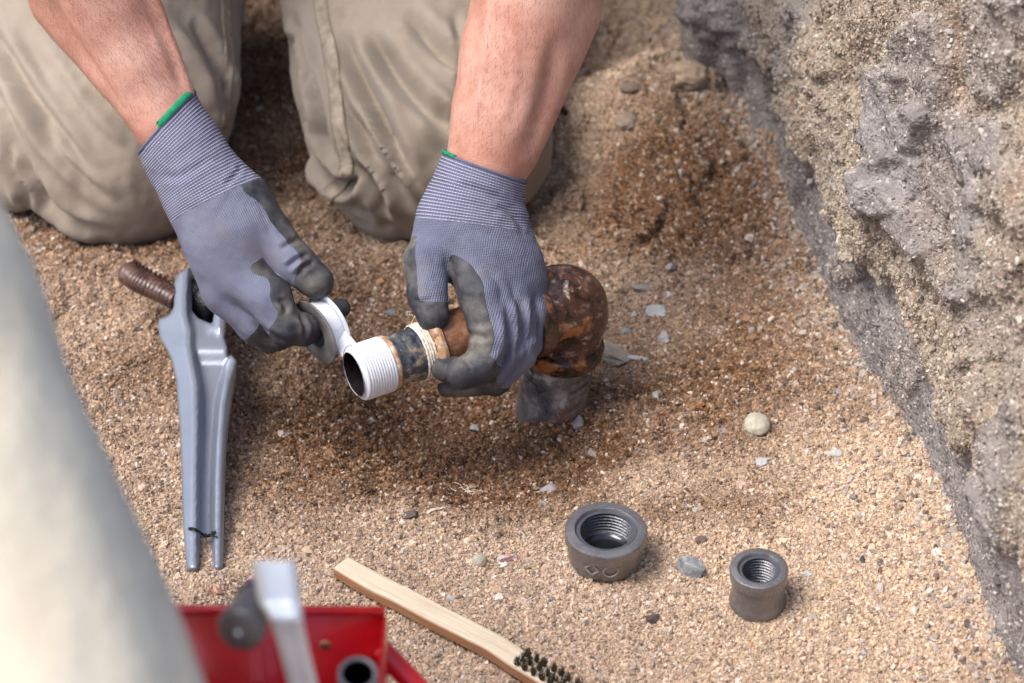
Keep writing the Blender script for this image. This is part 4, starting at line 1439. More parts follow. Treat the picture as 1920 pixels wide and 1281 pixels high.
bvh = BVHTree.FromPolygons([tuple(v) for v in V], [tuple(q) for q in Q])
def on_cloth(px, py, bv=None):
    d = norm(FF + (px - 960) / FPX * RR - (py - 640.5) / FPX * UU)
    h = (bv or bvh).ray_cast(Vector(CAM), Vector(d))
    if h[0] is None: return None, None
    n = np.array(h[1]);
    if n @ d > 0: n = -n
    return np.array(h[0]), n
def seam(pl, width_px, n=90):
    pts = resample([(a, b, 0) for a, b in pl], n)[:, :2]
    tang = norm(np.gradient(pts, axis=0)); nr_ = np.stack([-tang[:, 1], tang[:, 0]], -1)
    prof = [(-1.0, -0.0006), (-0.92, 0.0005), (-0.6, 0.0010), (-0.45, 0.0003), (0, 0.0010), (0.45, 0.0003), (0.6, 0.0010), (0.92, 0.0005), (1.0, -0.0006)]
    rows = []
    for i in range(n):
        row = []
        for u_, h in prof:
            p, nn = on_cloth(pts[i][0] + nr_[i][0] * u_ * width_px, pts[i][1] + nr_[i][1] * u_ * width_px)
            if p is None: row = None; break
            pk = 0.0007 * math.sin(i * 1.15 + u_ * 1.5) * (1 - abs(u_) * 0.5)
            row.append(p + nn * (h + pk + 0.0008))
        if row: rows.append(row)
    if len(rows) < 3: return
    R_ = np.array(rows); m, k, _ = R_.shape
    # smooth the ribbon along its length so that it bridges small folds
    for _i in range(3):
        R_[1:-1] = (R_[:-2] + 2 * R_[1:-1] + R_[2:]) / 4
    Vv = R_.reshape(-1, 3)
    F = [(i * k + j, i * k + j + 1, (i + 1) * k + j + 1, (i + 1) * k + j) for i in range(m - 1) for j in range(k - 1)]
    s = obj('seam', Vv, F, M_seam, trousers)
    st = []
    for j in (1, 3, 5, 7):
        if j in (3, 5): continue
        for i in range(0, m - 1, 1):
            a, b = R_[i, j], R_[i + 1, j]
            st.append(tube([a + (b - a) * 0.15 - FF * 0.0003, a + (b - a) * 0.8 - FF * 0.0003], 0.00035, 5))
    Vv, F = join(st)
    o = obj('stitching', Vv, F, M_stitch, s); o['kind'] = 'stuff'
seam([(598, -40), (605, 30), (618, 90), (628, 160), (634, 230), (645, 280), (650, 310), (640, 345), (615, 365)], 13, 110)
seam([(422, -40), (424, 40), (430, 110), (426, 180), (424, 240)], 8, 60)
# boots behind, under the body
for s, x in ((0, -0.36), (1, -0.04)):
    bf = lambda P: smin(rcone(P, V3(x, 2.24, 0.05), V3(x, 2.42, 0.06), 0.045, 0.05), rcone(P, V3(x, 2.44, 0.02), V3(x, 2.44, 0.13), 0.045, 0.04), 0.03)
    V, Q = surface_nets(bf, V3(x - .08, 2.14, -.06), V3(x + .08, 2.52, .2), 0.008)
    obj('boot', V, Q, simple('boot_leather', (.05, .035, .025), 0.6), person)

# ------------------------------------------------------------------ wrench
WZ0 = 0.014
def gz(px, py): return float(on_ground(px, py)[2])
wrench_root = on_ground(385, 830)
wrench = thing('pipe_wrench', wrench_root, 'silver pipe wrench with brown hook jaw lying on sand, handle end buried', 'wrench')
def wp(px, py, h):
    # the wrench lies on a straight line from the buried end up to the head
    t = np.clip((1090 - py) / 590.0, -0.2, 1.2)
    zb = -0.012 + 0.050 * t - 0.024 * sstep(1062, 1100, py)
    return PZ(px, py, zb + h)
def zplane(py):
    t = np.clip((1090 - py) / 590.0, -0.3, 1.2)
    return -0.012 + 0.050 * t - 0.024 * sstep(1062, 1100, py)
outline = [(356, 1160), (349, 1060), (344, 1000), (342, 960), (340, 880), (336, 790), (330, 715), (321, 674), (311, 654), (300, 634), (296, 612), (298, 598), (312, 594), (322, 586), (326, 572), (326, 532),
           (336, 512), (354, 502), (384, 498), (418, 504), (434, 524), (432, 560), (424, 598), (424, 622), (421, 634), (427, 652), (428, 669), (433, 665), (445, 677), (443, 705), (437, 745), (431, 785), (426, 830),
           (423, 880), (420, 980), (419, 1060), (418, 1160)]
hole = [(360, 524), (360, 583), (372, 597), (398, 608), (401, 590), (402, 560), (398, 530), (386, 519), (370, 518)]
def poly_sd(X, Y, poly):
    pl = np.array(poly, float); q = np.roll(pl, -1, 0)
    d = np.full(X.shape, 1e9); ins = np.zeros(X.shape, bool)
    for a, b in zip(pl, q):
        e = b - a
        t = np.clip(((X - a[0]) * e[0] + (Y - a[1]) * e[1]) / (e @ e), 0, 1)
        d = np.minimum(d, np.hypot(X - a[0] - t * e[0], Y - a[1] - t * e[1]))
        c = ((a[1] > Y) != (b[1] > Y))
        xx = a[0] + (Y - a[1]) * e[0] / (e[1] if abs(e[1]) > 1e-9 else 1e-9)
        ins ^= c & (X < xx)
    return np.where(ins, -d, d)
ridge1 = np.array([(348, 495), (343, 560), (344, 590), (352, 622), (351, 650), (357, 680), (365, 720), (366, 790), (364, 880), (363, 1000), (364, 1170)], float)
ridge2 = np.array([(446, 664), (436, 682), (425, 715), (417, 760), (412, 830), (409, 900), (408, 1000), (408, 1170)], float)
def height_w(X, Y):
    x1 = np.interp(Y, ridge1[:, 1], ridge1[:, 0]); x2 = np.interp(Y, ridge2[:, 1], ridge2[:, 0])
    d1 = X - x1; d2 = X - x2
    head = sstep(690, 650, Y)
    web = 0.0040 + 0.0062 * head * (1 - 0.35 * sstep(640, 600, Y))
    left = 0.0160 - 0.00024 * np.clip(-d1 - 5, 0, 60)
    h1 = np.where(d1 < 0, left, 0.0160 - (0.0160 - web) * sstep(5, 15, d1))
    h2 = np.where(d2 < 0, 0.0142 - (0.0142 - web) * sstep(4, 15, -d2), 0.0142 - 0.00035 * np.clip(d2 - 4, 0, 40))
    h2 = np.where(Y < 664, web, h2)
    h = np.where(d1 < (x2 - x1) * 0.5, h1, np.maximum(h2, web))
    # the strip right of the nut
    mm_ = sstep(640, 612, Y) * sstep(384, 398, X)
    h = h * (1 - mm_) + mm_ * (0.0112 + 0.0016 * np.exp(-((X - 412) / 6) ** 2))
    return h
def wrench_fn(P):
    X, Y, D = proj(P)
    h = P[..., 2] - zplane(Y)
    px2m = 1.85 / FPX
    dpoly = np.maximum(poly_sd(X, Y, outline), -poly_sd(X, Y, hole) ) * px2m
    dtop = (h - height_w(X, Y)) * 0.75
    dbot = -0.014 - h
    k = 0.0022
    def smax(a, b): return -smin(-a, -b, k)
    return np.maximum(smax(dpoly, dtop), dbot)
cs_ = np.array([wp(a, b, c) for a in (290, 450) for b in (490, 1165) for c in (-.02, .02)]); lo_ = cs_.min(0) - .006; hi_ = cs_.max(0) + .006
V, Q = surface_nets(wrench_fn, lo_, hi_, 0.0013)
obj('handle', V, Q, M_wrench, wrench)
# knurled nut
na, nb_ = wp(358, 553, -0.004), wp(403, 573, -0.004)
nax = norm(nb_ - na); NL = np.linalg.norm(nb_ - na)
prof = [(0, .003), (0, .0135)]
for i in range(41):
    s = i / 40
    prof.append((s * NL, 0.0150 - 0.0020 * (abs(s - 0.46) < 0.05)))
prof += [(NL, .003)]
wobn = lambda S, R__, th: (0 * S, np.where(R__ > 0.008, 0.0004 * np.sign(np.sin(th * 30)) * np.sign(np.sin(S * 3000)), 0))
V, F = lathe(prof, na + V3(0, 0, -0.001), nax, 120, wobn)
obj('adjusting_nut', V, F, M_nut, wrench)
# hook jaw: forged bar with teeth
jp = resample([wp(332, 562, .006), wp(300, 545, .008), wp(268, 530, .010), wp(246, 516, .012), wp(233, 507, .011)], 60)
jr = np.interp(np.linspace(0, 1, 60), [0, .3, .6, .85, .95, 1], [.0095, .0098, .0105, .0098, .0075, .0035])
V, F = tube(jp, jr, 28, wob=lambda i, th: (0.00035 * math.sin(i * 1.9) * (np.sin(th) < 0.55) + 0.0009 * np.cos(2 * th)) if i < 50 else 0 * th)
V = V + 0.0005 * fbm(V * 220, 3)[:, None] * V3(0, 0, 1)
jaw = obj('hook_jaw', V, F, M_jaw, wrench)
jt = []
for i in range(9):
    c = jp[int(14 + i * 4)] + V3(0.0015, 0.0068, 0.0050)
    tdir = norm(jp[30] - jp[10])
    jt.append(boxmesh(c, tdir * 0.0009, norm(np.cross(tdir, V3(0, 0, 1))) * 0.0045, V3(0, 0, 0.0030), 0.0003))
for i, (V, F) in enumerate(jt):
    obj('tooth', V, F, M_jaw, jaw, smooth=False)
# wire twisted round the handle
wr_ = []
wpts = [wp(342, 998, .000), wp(350, 992, .012), wp(362, 990, .0175), wp(376, 998, .0135), wp(386, 1004, .010), wp(396, 1002, .0135), wp(404, 996, .0165)]
wr_.append(tube(resample(wpts, 40), 0.0006, 6))
wr_.append(tube(resample([p + V3(0.0005, -0.002, 0.0003) for p in wpts], 40), 0.0005, 6))
for k in range(6):
    p0 = wp(388 + k * 2, 1002 + (k % 2) * 3, .013)
    pts = [p0, p0 + V3(random.uniform(-.003, .006), random.uniform(-.004, .003), random.uniform(0, .003)), p0 + V3(random.uniform(-.004, .009), random.uniform(-.007, .006), random.uniform(-.001, .005))]
    wr_.append(tube(resample(pts, 10), 0.00045, 5))
V, F = join(wr_)
obj('twisted_wire', V, F, M_wire, wrench)
# sand heaped over the buried end
def sand_heap(px, py, rx, ry, h):
    c = on_ground(px, py)
    th = np.linspace(0, 2 * math.pi, 40, endpoint=False); V = []; F = []
    rows_ = 14
    for i in range(rows_ + 1):
        t = i / rows_
        for a in th:
            x = c[0] + rx * t * math.cos(a); y = c[1] + ry * t * math.sin(a)
            V.append((x, y, 0))
    V = np.array(V)
    rr = np.hypot((V[:, 0] - c[0]) / rx, (V[:, 1] - c[1]) / ry)
    V[:, 2] = g_large(V[:, 0], V[:, 1]) + h * np.clip(1 - rr ** 2, 0, 1) - 0.004 * sstep(.8, 1, rr) + g_fine(V[:, 0], V[:, 1]) * 1.2
    for i in range(rows_):
        for j in range(40):
            F.append((i * 40 + j, (i + 1) * 40 + j, (i + 1) * 40 + (j + 1) % 40, i * 40 + (j + 1) % 40))
    return V, F

# ------------------------------------------------------------------ threaded fittings
def threads(s0, s1, r0, r1, pitch, depth):
    out = []
    n = int((s1 - s0) / pitch)
    for i in range(n * 6 + 1):
        s = s0 + (s1 - s0) * i / (n * 6)
        ph = (i / 6.0) % 1
        tri = 1 - abs(2 * ph - 1)
        r = r0 + (r1 - r0) * i / (n * 6)
        out.append((s, r + depth * tri))
    return out
tiltc = norm(V3(0.01, -0.03, 1))
capc = on_ground(1134, 1049, 0.001)
cap = thing('cap_fitting', capc, 'grey iron pipe cap with a diamond and a ring cast in its side', 'pipe cap')
Hc = 0.0285
outer = [(0.0, 0.0005), (0.0, 0.0235), (0.0012, 0.0256), (0.004, 0.0267), (Hc - 0.0115, 0.0273), (Hc - 0.0105, 0.0288), (Hc - 0.0095, 0.0292), (Hc - 0.0014, 0.0293), (Hc - 0.0003, 0.0286), (Hc, 0.0276), (Hc, 0.0226), (Hc - 0.0008, 0.0219)]
V, F = lathe(outer, capc, tiltc, 128, ragged(0.00022, 5, 2))
obj('shell', V, F, M_cast, cap, sharp=28)
inner_ = [(Hc - 0.0006, 0.0220), (Hc - 0.002, 0.0212)] + threads(Hc - 0.002, 0.0075, 0.0198, 0.0190, -0.0021, 0.0010)
inner_ = [(Hc - 0.0006, 0.0220), (Hc - 0.002, 0.0210)]
nthr = 6
for i in range(nthr * 8 + 1):
    s = (Hc - 0.0022) - i / (nthr * 8) * (Hc - 0.0022 - 0.009)
    tri = 1 - abs(2 * ((i / 8.0) % 1) - 1)
    inner_.append((s, 0.0186 + 0.0027 * tri))
inner_ += [(0.0085, 0.0193), (0.0080, 0.0175)]
V, F = lathe(inner_, capc, tiltc, 128)
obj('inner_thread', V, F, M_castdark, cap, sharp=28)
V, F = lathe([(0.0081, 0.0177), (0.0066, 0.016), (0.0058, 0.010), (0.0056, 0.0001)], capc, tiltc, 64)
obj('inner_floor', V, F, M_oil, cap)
def on_cyl(c, r, ang, h): return c + V3(math.sin(ang) * r, -math.cos(ang) * r, h)
def cyl_mark(c, r, pts, w, closed=True, n=48):
    P_ = np.array(pts + ([pts[0]] if closed else []), float)
    L = np.r_[0, np.cumsum(np.linalg.norm(np.diff(P_, axis=0), axis=1))]
    tt_ = np.linspace(0, L[-1], n)
    q = np.stack([np.interp(tt_, L, P_[:, 0]), np.interp(tt_, L, P_[:, 1])], -1)
    return tube([on_cyl(c, r, a / r, h) for a, h in q], w, 6)
d0 = (1107 - 1134) / 2570.0
V, F = cyl_mark(capc, 0.0279, [(d0 - .0052, .0122), (d0, .0170), (d0 + .0052, .0122), (d0, .0074)], 0.0008)
obj('diamond_mark', V, F, M_worn, cap)
d1 = (1142 - 1134) / 2570.0
V, F = cyl_mark(capc, 0.0279, [(d1 + .0052 * math.cos(t), .0120 + .0048 * math.sin(t)) for t in np.linspace(0, 2 * math.pi, 24, endpoint=False)], 0.0008)
obj('ring_mark', V, F, M_worn, cap)

coc = on_ground(1420, 1131, -0.001)
coup = thing('socket_fitting', coc, 'small grey iron socket with threaded bore standing upright on the sand', 'pipe coupling')
Hk = 0.0355
outer = [(0.0, 0.0150), (0.0, 0.0178), (0.0012, 0.0192), (0.0040, 0.0200), (0.0068, 0.0197), (0.0085, 0.0188), (0.0125, 0.0185), (Hk - 0.0125, 0.0185), (Hk - 0.0100, 0.0183), (Hk - 0.0090, 0.0199), (Hk - 0.0018, 0.0204), (Hk - 0.0004, 0.0198),
         (Hk, 0.0186), (Hk, 0.0152), (Hk - 0.0008, 0.0146)]
tiltk = norm(V3(-0.03, -0.05, 1))
V, F = lathe(outer, coc, tiltk, 112, ragged(0.00025, 5, 4))
obj('shell', V, F, M_cast, coup, sharp=28)
inn = [(Hk - 0.0006, 0.0148), (Hk - 0.0022, 0.0136)]
for i in range(12 * 8 + 1):
    s = (Hk - 0.0024) - i / (12 * 8) * (Hk - 0.0024 - 0.0005)
    tri = 1 - abs(2 * ((i / 8.0) % 1) - 1)
    inn.append((s, 0.0118 + 0.0024 * tri))
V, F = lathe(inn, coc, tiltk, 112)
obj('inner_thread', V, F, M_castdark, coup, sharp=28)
V, F = cyl_mark(coc, 0.0183, [(-0.010 + .0030 * math.cos(t), .0185 + .0030 * math.sin(t)) for t in np.linspace(0, 2 * math.pi, 20, endpoint=False)], 0.0005)
obj('ring_mark', V, F, M_cast, coup)

# ------------------------------------------------------------------ wooden brush
bz = 0.013
bp = [(640, 1056), (700, 1090), (760, 1120), (820, 1152), (880, 1182), (930, 1208), (975, 1238), (1030, 1271), (1100, 1315)]
cen = np.array([PZ(u, v, bz) for u, v in bp]); cen = resample(cen, 60)
brush = thing('wire_brush', on_ground(860, 1180), 'wooden scratch brush with pale handle and dark bristles facing up', 'brush')
tan = norm(np.gradient(cen, axis=0)); lat = norm(np.cross(V3(0, 0, 1), tan))
hw = 0.0088; th = 0.0042
prf = [(-1, -1), (-1, 0.55), (-0.9, 0.9), (-0.75, 1.0), (0.75, 1.0), (0.9, 0.9), (1, 0.55), (1, -1)]
V, gr, sd = [], [], []
clen = np.r_[0, np.cumsum(np.linalg.norm(np.diff(cen, axis=0), axis=1))]
for i in range(60):
    w = hw * (0.92 + 0.08 * min(1, i / 6)) 
    for (a, b_) in prf:
        V.append(cen[i] + lat[i] * a * w + V3(0, 0, b_ * th - 0.003)); gr.append((clen[i] * 18, a * w * 420, b_ * th * 500)); sd.append(1.0 if b_ < 0.6 else 0.0)
V = np.array(V); k = 8
F = [(i * k + j, (i + 1) * k + j, (i + 1) * k + j + 1, i * k + j + 1) for i in range(59) for j in range(k - 1)]
F += [(i * k, i * k + k - 1, (i + 1) * k + k - 1, (i + 1) * k) for i in range(59)]
F += [tuple(range(k)), tuple(59 * k + j for j in range(k))[::-1]]
V = V + 0.0002 * fbm(V * 60, 3)[:, None]
obj('handle', V, F, M_wood, brush, smooth=False, attrs={'side': sd}, uv={'grain': gr})
i0 = int(np.argmin([abs(proj(c)[0] - 978) for c in cen]))
rowk = 0
s_at = clen[i0]
while s_at < clen[-1] - 0.004:
    c = np.array([np.interp(s_at, clen, cen[:, q]) for q in range(3)])
    t_ = np.array([np.interp(s_at, clen, tan[:, q]) for q in range(3)]); l_ = norm(np.cross(V3(0, 0, 1), t_))
    for q in (-1, 0, 1):
        base = c + l_ * (q * 0.0055 + random.uniform(-.0006, .0006)) + t_ * random.uniform(-.0009, .0009) + V3(0, 0, th - 0.003)
        parts = []
        for b_ in range(34):
            o_ = l_ * random.uniform(-.0013, .0013) + t_ * random.uniform(-.0012, .0012)
            tip = o_ * 0.9 + V3(0, 0, random.uniform(.0052, .0086)) + V3(random.uniform(-.0014, .0014), random.uniform(-.0014, .0014), 0)
            parts.append(tube([base + o_, base + o_ * 1.3 + tip * 0.5, base + tip], [0.00022, 0.0002, 0.00015], 3))
        V, F = join(parts)
        obj('bristle_tuft', V, F, M_bristle, brush, smooth=False)
    s_at += 0.0072
    rowk += 1

# ------------------------------------------------------------------ red toolbox and what sticks out of it
BZ = 0.225
bl_, br_ = PZ(120, 1142, BZ), PZ(722, 1146, BZ)
bdir = norm(br_ - bl_); bfront = norm(V3(bdir[1], -bdir[0], 0))
if bfront[1] > 0: bfront = -bfront
Lb = np.linalg.norm(br_ - bl_); Wb = 0.27
toolbox = thing('toolbox', np.r_[((bl_ + br_) / 2 + bfront * Wb / 2)[:2], 0.0], 'open red steel toolbox, out of focus at the bottom edge', 'toolbox')
def wallbox(p0, p1, z0, z1, t):
    c = (p0 + p1) / 2; c = V3(c[0], c[1], (z0 + z1) / 2); d = (p1 - p0) / 2; d[2] = 0
    nn = norm(np.cross(V3(0, 0, 1), d))
    return boxmesh(c, d, nn * t, V3(0, 0, (z1 - z0) / 2), min(t * 0.8, 0.0012))
tt = 0.0012
V, F = wallbox(bl_, br_, 0.003, BZ, tt); back = obj('back_panel', V, F, M_red, toolbox)
V, F = wallbox(br_ + bfront * 0.0015, br_ + bfront * Wb, 0.003, BZ - 0.001, tt); obj('end_panel', V, F, M_red, toolbox)
V, F = wallbox(bl_ + bfront * 0.0015, bl_ + bfront * Wb, 0.003, BZ - 0.001, tt); obj('end_panel', V, F, M_red, toolbox)
V, F = wallbox(bl_ + bfront * (Wb + .002), br_ + bfront * (Wb + .002), 0.003, BZ - 0.002, tt); obj('front_panel', V, F, M_red, toolbox)
bc = (bl_ + br_) / 2 + bfront * Wb / 2
V, F = boxmesh(V3(bc[0], bc[1], 0.0015), bdir * Lb / 2, bfront * Wb / 2, V3(0, 0, 0.0012), 0.0003); obj('bottom_panel', V, F, M_red, toolbox)
V, F = tube([bl_ + V3(0, 0, 0.0), br_ + V3(0, 0, 0.0)], 0.0028, 12); obj('rolled_rim', V, F, M_red, back)
pr_ = W(610, 1212, 1.262)
V, F = lathe([(0.0, 0.0001), (0.0, .0030), (.0006, .0036), (.0012, .0025), (.0015, .0001)][::-1], pr_, -bfront, 24)
obj('rivet', V, F, simple('brass_rivet', (.60, .34, .18), 0.3, 0.8), back)
V, F = tube(resample([W(712, 1215, 1.30), W(735, 1240, 1.30), W(775, 1282, 1.30), W(830, 1345, 1.30), W(845, 1400, 1.29), W(800, 1440, 1.26), W(728, 1420, 1.24)], 40), 0.0065, 16)
obj('carry_handle', V, F, M_red, toolbox)

# bright steel tool
tool = thing('hammer', W(657, 2150, 1.22), 'bright steel handled tool with dark grey round head, standing blurred in the red toolbox', 'hand tool')
def flatbar(pl, D0, thick, mat, name, parent):
    """pl: (x_left, x_right, y, D)"""
    pl = np.array(pl, float); n = 60
    q = np.stack([np.interp(np.linspace(0, 1, n), np.linspace(0, 1, len(pl)), pl[:, k]) for k in range(4)], -1)
    for k in range(4):
        q[:, k] = np.convolve(np.pad(q[:, k], 1, 'edge'), np.ones(3) / 3, 'valid')
    V = []
    for a, b_, y, D_ in q:
        for u_, dz in ((0, .35), (.08, .9), (.3, 1), (.5, .8), (.7, 1), (.92, .9), (1, .35), (1, -.35), (.9, -1), (.1, -1), (0, -.35)):
            V.append(W(a + (b_ - a) * u_, y, D_ - dz * thick))
    k = 11
    F = [(i * k + j, i * k + (j + 1) % k, (i + 1) * k + (j + 1) % k, (i + 1) * k + j) for i in range(n - 1) for j in range(k)]
    F += [tuple(range(k))[::-1], tuple((n - 1) * k + j for j in range(k))]
    return obj(name, np.array(V), F, mat, parent)
flatbar([(472, 556, 1052, 1.04), (476, 558, 1075, 1.04), (480, 561, 1100, 1.04), (486, 564, 1130, 1.04), (500, 567, 1150, 1.035), (506, 568, 1163, 1.035)], 1.035, 0.007, M_bright, 'neck', tool)
flatbar([(507, 568, 1158, 1.038), (512, 571, 1180, 1.042), (526, 582, 1230, 1.052), (540, 596, 1285, 1.064), (580, 630, 1500, 1.10), (620, 665, 1850, 1.165), (638, 676, 2150, 1.22)], 1.035, 0.0065, M_bright, 'handle', tool)
# dark round head
p0, p1 = W(452, 1180, 1.045), W(503, 1082, 1.085)
L_ = np.linalg.norm(p1 - p0); a_ = norm(p1 - p0)
V, F = lathe([(-0.0022, .0001), (-0.0022, .0090), (-0.0012, .0106), (0.001, .0112), (0.006, .0108), (L_ * 0.55, .0090)], p0, a_, 48); hd_ = obj('head', V, F, M_greyplastic, tool)
V, F = lathe([(L_ * 0.55, .0101), (L_ * 0.552, .0098), (L_ * 0.70, .0085), (L_ * 0.71, .006), (L_, .0055), (L_, .0001)], p0, a_, 48); obj('band', V, F, M_purple, hd_)
V, F = uvs(p0 - a_ * 0.0012 - FF * 0.0085, 0.0012, 8); obj('end_pin', V, F, M_bright, hd_)
# black pipe nipple standing in the box
pn = thing('pipe_nipple', W(672, 1270, 1.16), 'short grey steel pipe piece with black open end, standing in the red toolbox', 'pipe piece')
axn = norm(V3(0.05, -0.25, 1)); pc = W(671, 1262, 1.15)
V, F = lathe([(-0.285, .0098)] + [(s, .0101 + .0003 * math.sin(s * 3500)) for s in np.linspace(-0.02, -0.001, 40)] + [(0, .0098), (0, .0080), (-0.001, .0076)], pc, axn, 64); obj('pipe_wall', V, F, M_greyplastic, pn)
V, F = lathe([(-0.0005, .0079), (-0.28, .0076), (-0.28, .0001)], pc, axn, 64); obj('bore', V, F, M_bore, pn)

# ------------------------------------------------------------------ pale cloth close to the camera
pts = [W(-525, 340, 1.02), W(-370, 700, 0.98), W(-192, 1150, 0.93), W(-70, 1600, 0.90)]
rs = [385, 428, 415, 465]
rs = [r * d / FPX for r, d in zip(rs, (1.02, .98, .93, .90))]
last = pts[-1]
pts.append(V3(last[0], last[1] - 0.02, 0.08)); rs.append(rs[-1] * 1.05)
pts.insert(0, W(-1000, -380, 1.10)); rs.insert(0, 350 * 1.1 / FPX)
def cloth_fn(P):
    d = None
    for i in range(len(pts) - 1):
        q = rcone(P, pts[i], pts[i + 1], rs[i], rs[i + 1])
        d = q if d is None else smin(d, q, 0.05)
    return d
PA = np.array(pts)
V, Q = surface_nets(cloth_fn, PA.min(0) - 0.18, PA.max(0) + 0.18, 0.008)
N = sdf_normals(cloth_fn, V)
V = V + N * (0.008 * fbm(V * np.array([7, 7, 4.0]), 3))[:, None]
gl = g_large(V[:, 0], V[:, 1])
V[:, 2] = np.maximum(V[:, 2], -0.02)
base0 = V3(PA[-1][0], PA[-1][1], 0)
cl = obj('cloth', V, Q, M_cloth, None, origin=base0)
setp(cl, 'large pale beige and grey cloth, very blurred, filling the left edge', 'cloth')

# ------------------------------------------------------------------ loose stones one can pick out
def stone(px, py, wpx, hpx, colr, label, seed, faceted=True, pink=None, flat=0.7, name='stone', cat='stone', group='loose stones on the trench floor', rough=0.85):
    p = on_ground(px, py)
    D_ = (p - CAM) @ FF
    wpx *= 1.12; hpx *= 1.12
    a = wpx * D_ / FPX / 2; b_ = hpx * D_ / FPX / 2 / 0.8
    bm = bmesh.new()
    bmesh.ops.create_icosphere(bm, subdivisions=4, radius=1)
    X = np.array([v.co[:] for v in bm.verts]); bm.verts.index_update()
    F = np.array([[v.index for v in f.verts] for f in bm.faces]); bm.free()
    r_ = np.random.default_rng(seed)
    if faceted:
        flat = flat
        dirs = norm(r_.normal(size=(16, 3))); lim = r_.uniform(0.42, 0.80, 16)
        for d, l in zip(dirs, lim):
            s = X @ d
            X = X - np.where(s > l, s - l, 0)[:, None] * d
    X = X * (1 + (0.16 if faceted else 0.12) * fbm(X * 1.5 + seed, 3))[:, None] + 0.035 * norm(X) * fbm(X * 6 + seed, 3)[:, None]
    if rough > .9: X = X + 0.34 * norm(X) * fbm(X * 2.2 + seed, 5, ridged=True)[:, None]
    X = X / np.abs(X).max(0)
    ang = r_.uniform(0, 3.14)
    X = X * np.array([a, b_ * 0.95, min(a, b_) * flat])
    V = X + p + V3(0, 0, min(a, b_) * flat * 0.32)
    m, nt, b = new_mat('stone_%d' % seed)
    v = coords(nt)
    col = ramp(nt, noise(nt, v, 170, 5, 0.7), [(0.3, [c * 0.62 for c in colr]), (0.6, colr), (0.8, [min(1, c * 1.25) for c in colr])])
    if pink is not None:
        col = mix(nt, ramp(nt, noise(nt, v, 110, 3), [(0.45, 0.0), (0.52, 1.0)]), col, pink)
    setb(nt, b, color=col, rough=rough, normal=bump(nt, noise(nt, v, 500, 3), 0.5, 0.0006))
    o = obj(name, V, F, m, None, smooth=True, origin=p, sharp=24 if faceted else None)
    if faceted:
        pass
    return setp(o, label, cat, group)

G = (.36, .37, .37)
stone(1295, 1073, 56, 50, (.40, .43, .43), 'pale grey angular stone between the iron cap and the small socket', 1, pink=(.20, .22, .24), flat=.8)
stone(1419, 800, 44, 44, (.48, .45, .36), 'cream egg-shaped stone on the brown sand near the trench wall', 2, faceted=False)
stone(898, 1055, 27, 24, (.46, .43, .35), 'small round cream stone left of the pink chip', 3, faceted=False, flat=.85)
stone(950, 1051, 40, 20, (.56, .52, .50), 'white stone chip with a pink face, left of the iron cap', 4, pink=(.58, .22, .25), flat=.8)
stone(1027, 924, 36, 24, (.33, .28, .29), 'mauve grey pebble on the sand above the iron cap', 5)
stone(1016, 945, 27, 14, (.28, .25, .22), 'flat brown-grey chip just below the mauve pebble', 6)
stone(1082, 797, 22, 34, (.30, .29, .30), 'upright grey pebble below the foot of the rusty riser', 7)
stone(889, 804, 17, 15, (.46, .47, .47), 'tiny pale pebble in the damp hollow below the gripping glove', 8)
stone(1230, 586, 36, 26, (.44, .47, .47), 'blue-grey flat chip right of the rusty elbow', 9, flat=.4)
stone(1197, 673, 38, 14, (.58, .60, .60), 'long white flake on the sand right of the riser', 10, flat=.4)
stone(1152, 664, 66, 58, (.33, .29, .24), 'tan slab of stone half hidden by the rusty elbow', 11, flat=.35)
stone(1206, 541, 46, 18, (.30, .28, .27), 'long dull grey chip above and right of the elbow', 12, flat=.5)
stone(1260, 503, 24, 20, (.36, .33, .37), 'lilac grey pebble on the brown mound', 13)
stone(1254, 555, 18, 22, (.50, .53, .54), 'pale bluish chip uphill of the flat chip', 14, flat=.5)
stone(1568, 852, 26, 15, (.50, .50, .46), 'pale oval pebble near the foot of the wall', 15, faceted=False)
stone(1431, 868, 26, 22, (.50, .52, .54), 'pale blue-white chip below the cream egg-shaped stone', 16, flat=.5)
stone(1616, 1052, 12, 18, (.06, .065, .075), 'black upright pebble right of the small socket', 17)
stone(1650, 1055, 12, 14, (.11, .115, .13), 'dark grey pebble just right of the black pebble', 18)
stone(1222, 1163, 26, 18, (.10, .08, .075), 'dark brown crumb on the sand below the iron cap', 19)
stone(766, 970, 40, 18, (.13, .10, .085), 'dark brown clod on the sand above the brush end', 20)
stone(1603, 933, 20, 13, (.23, .22, .22), 'dark grey pebble midway between the socket and the wall', 21)
stone(1305, 958, 19, 15, (.38, .39, .35), 'greenish pebble above right of the iron cap', 22)
stone(1513, 1079, 20, 12, (.50, .50, .50), 'pale chip at the right side of the small socket', 23)
stone(1524, 1160, 18, 12, (.42, .38, .34), 'tan pebble below right of the small socket', 24)
stone(1313, 1014, 22, 16, (.17, .13, .115), 'dark brown pebble above the pale angular stone', 25)
stone(1265, 1117, 10, 9, (.28, .24, .17), 'small round olive pebble below the pale angular stone', 26, faceted=False)
stone(1292, 150, 76, 52, (.40, .31, .22), 'large tan crumbly clod at the foot of the wall', 27, flat=.8, rough=.95, faceted=False)
stone(1175, 232, 46, 44, (.27, .21, .16), 'dark broken clod in the hollow behind the arm', 28, flat=.6, rough=.95, faceted=False)
stone(1182, 168, 40, 26, (.20, .155, .12), 'dark lump above the broken clod behind the arm', 29, flat=.6, rough=.95, faceted=False)
stone(733, 586, 26, 22, (.22, .22, .23), 'bluish grey chip on the sand between the two gloves', 31, flat=.4)
stone(1190, 590, 14, 12, (.45, .44, .41), 'small cream pebble left of the blue-grey flat chip', 41)
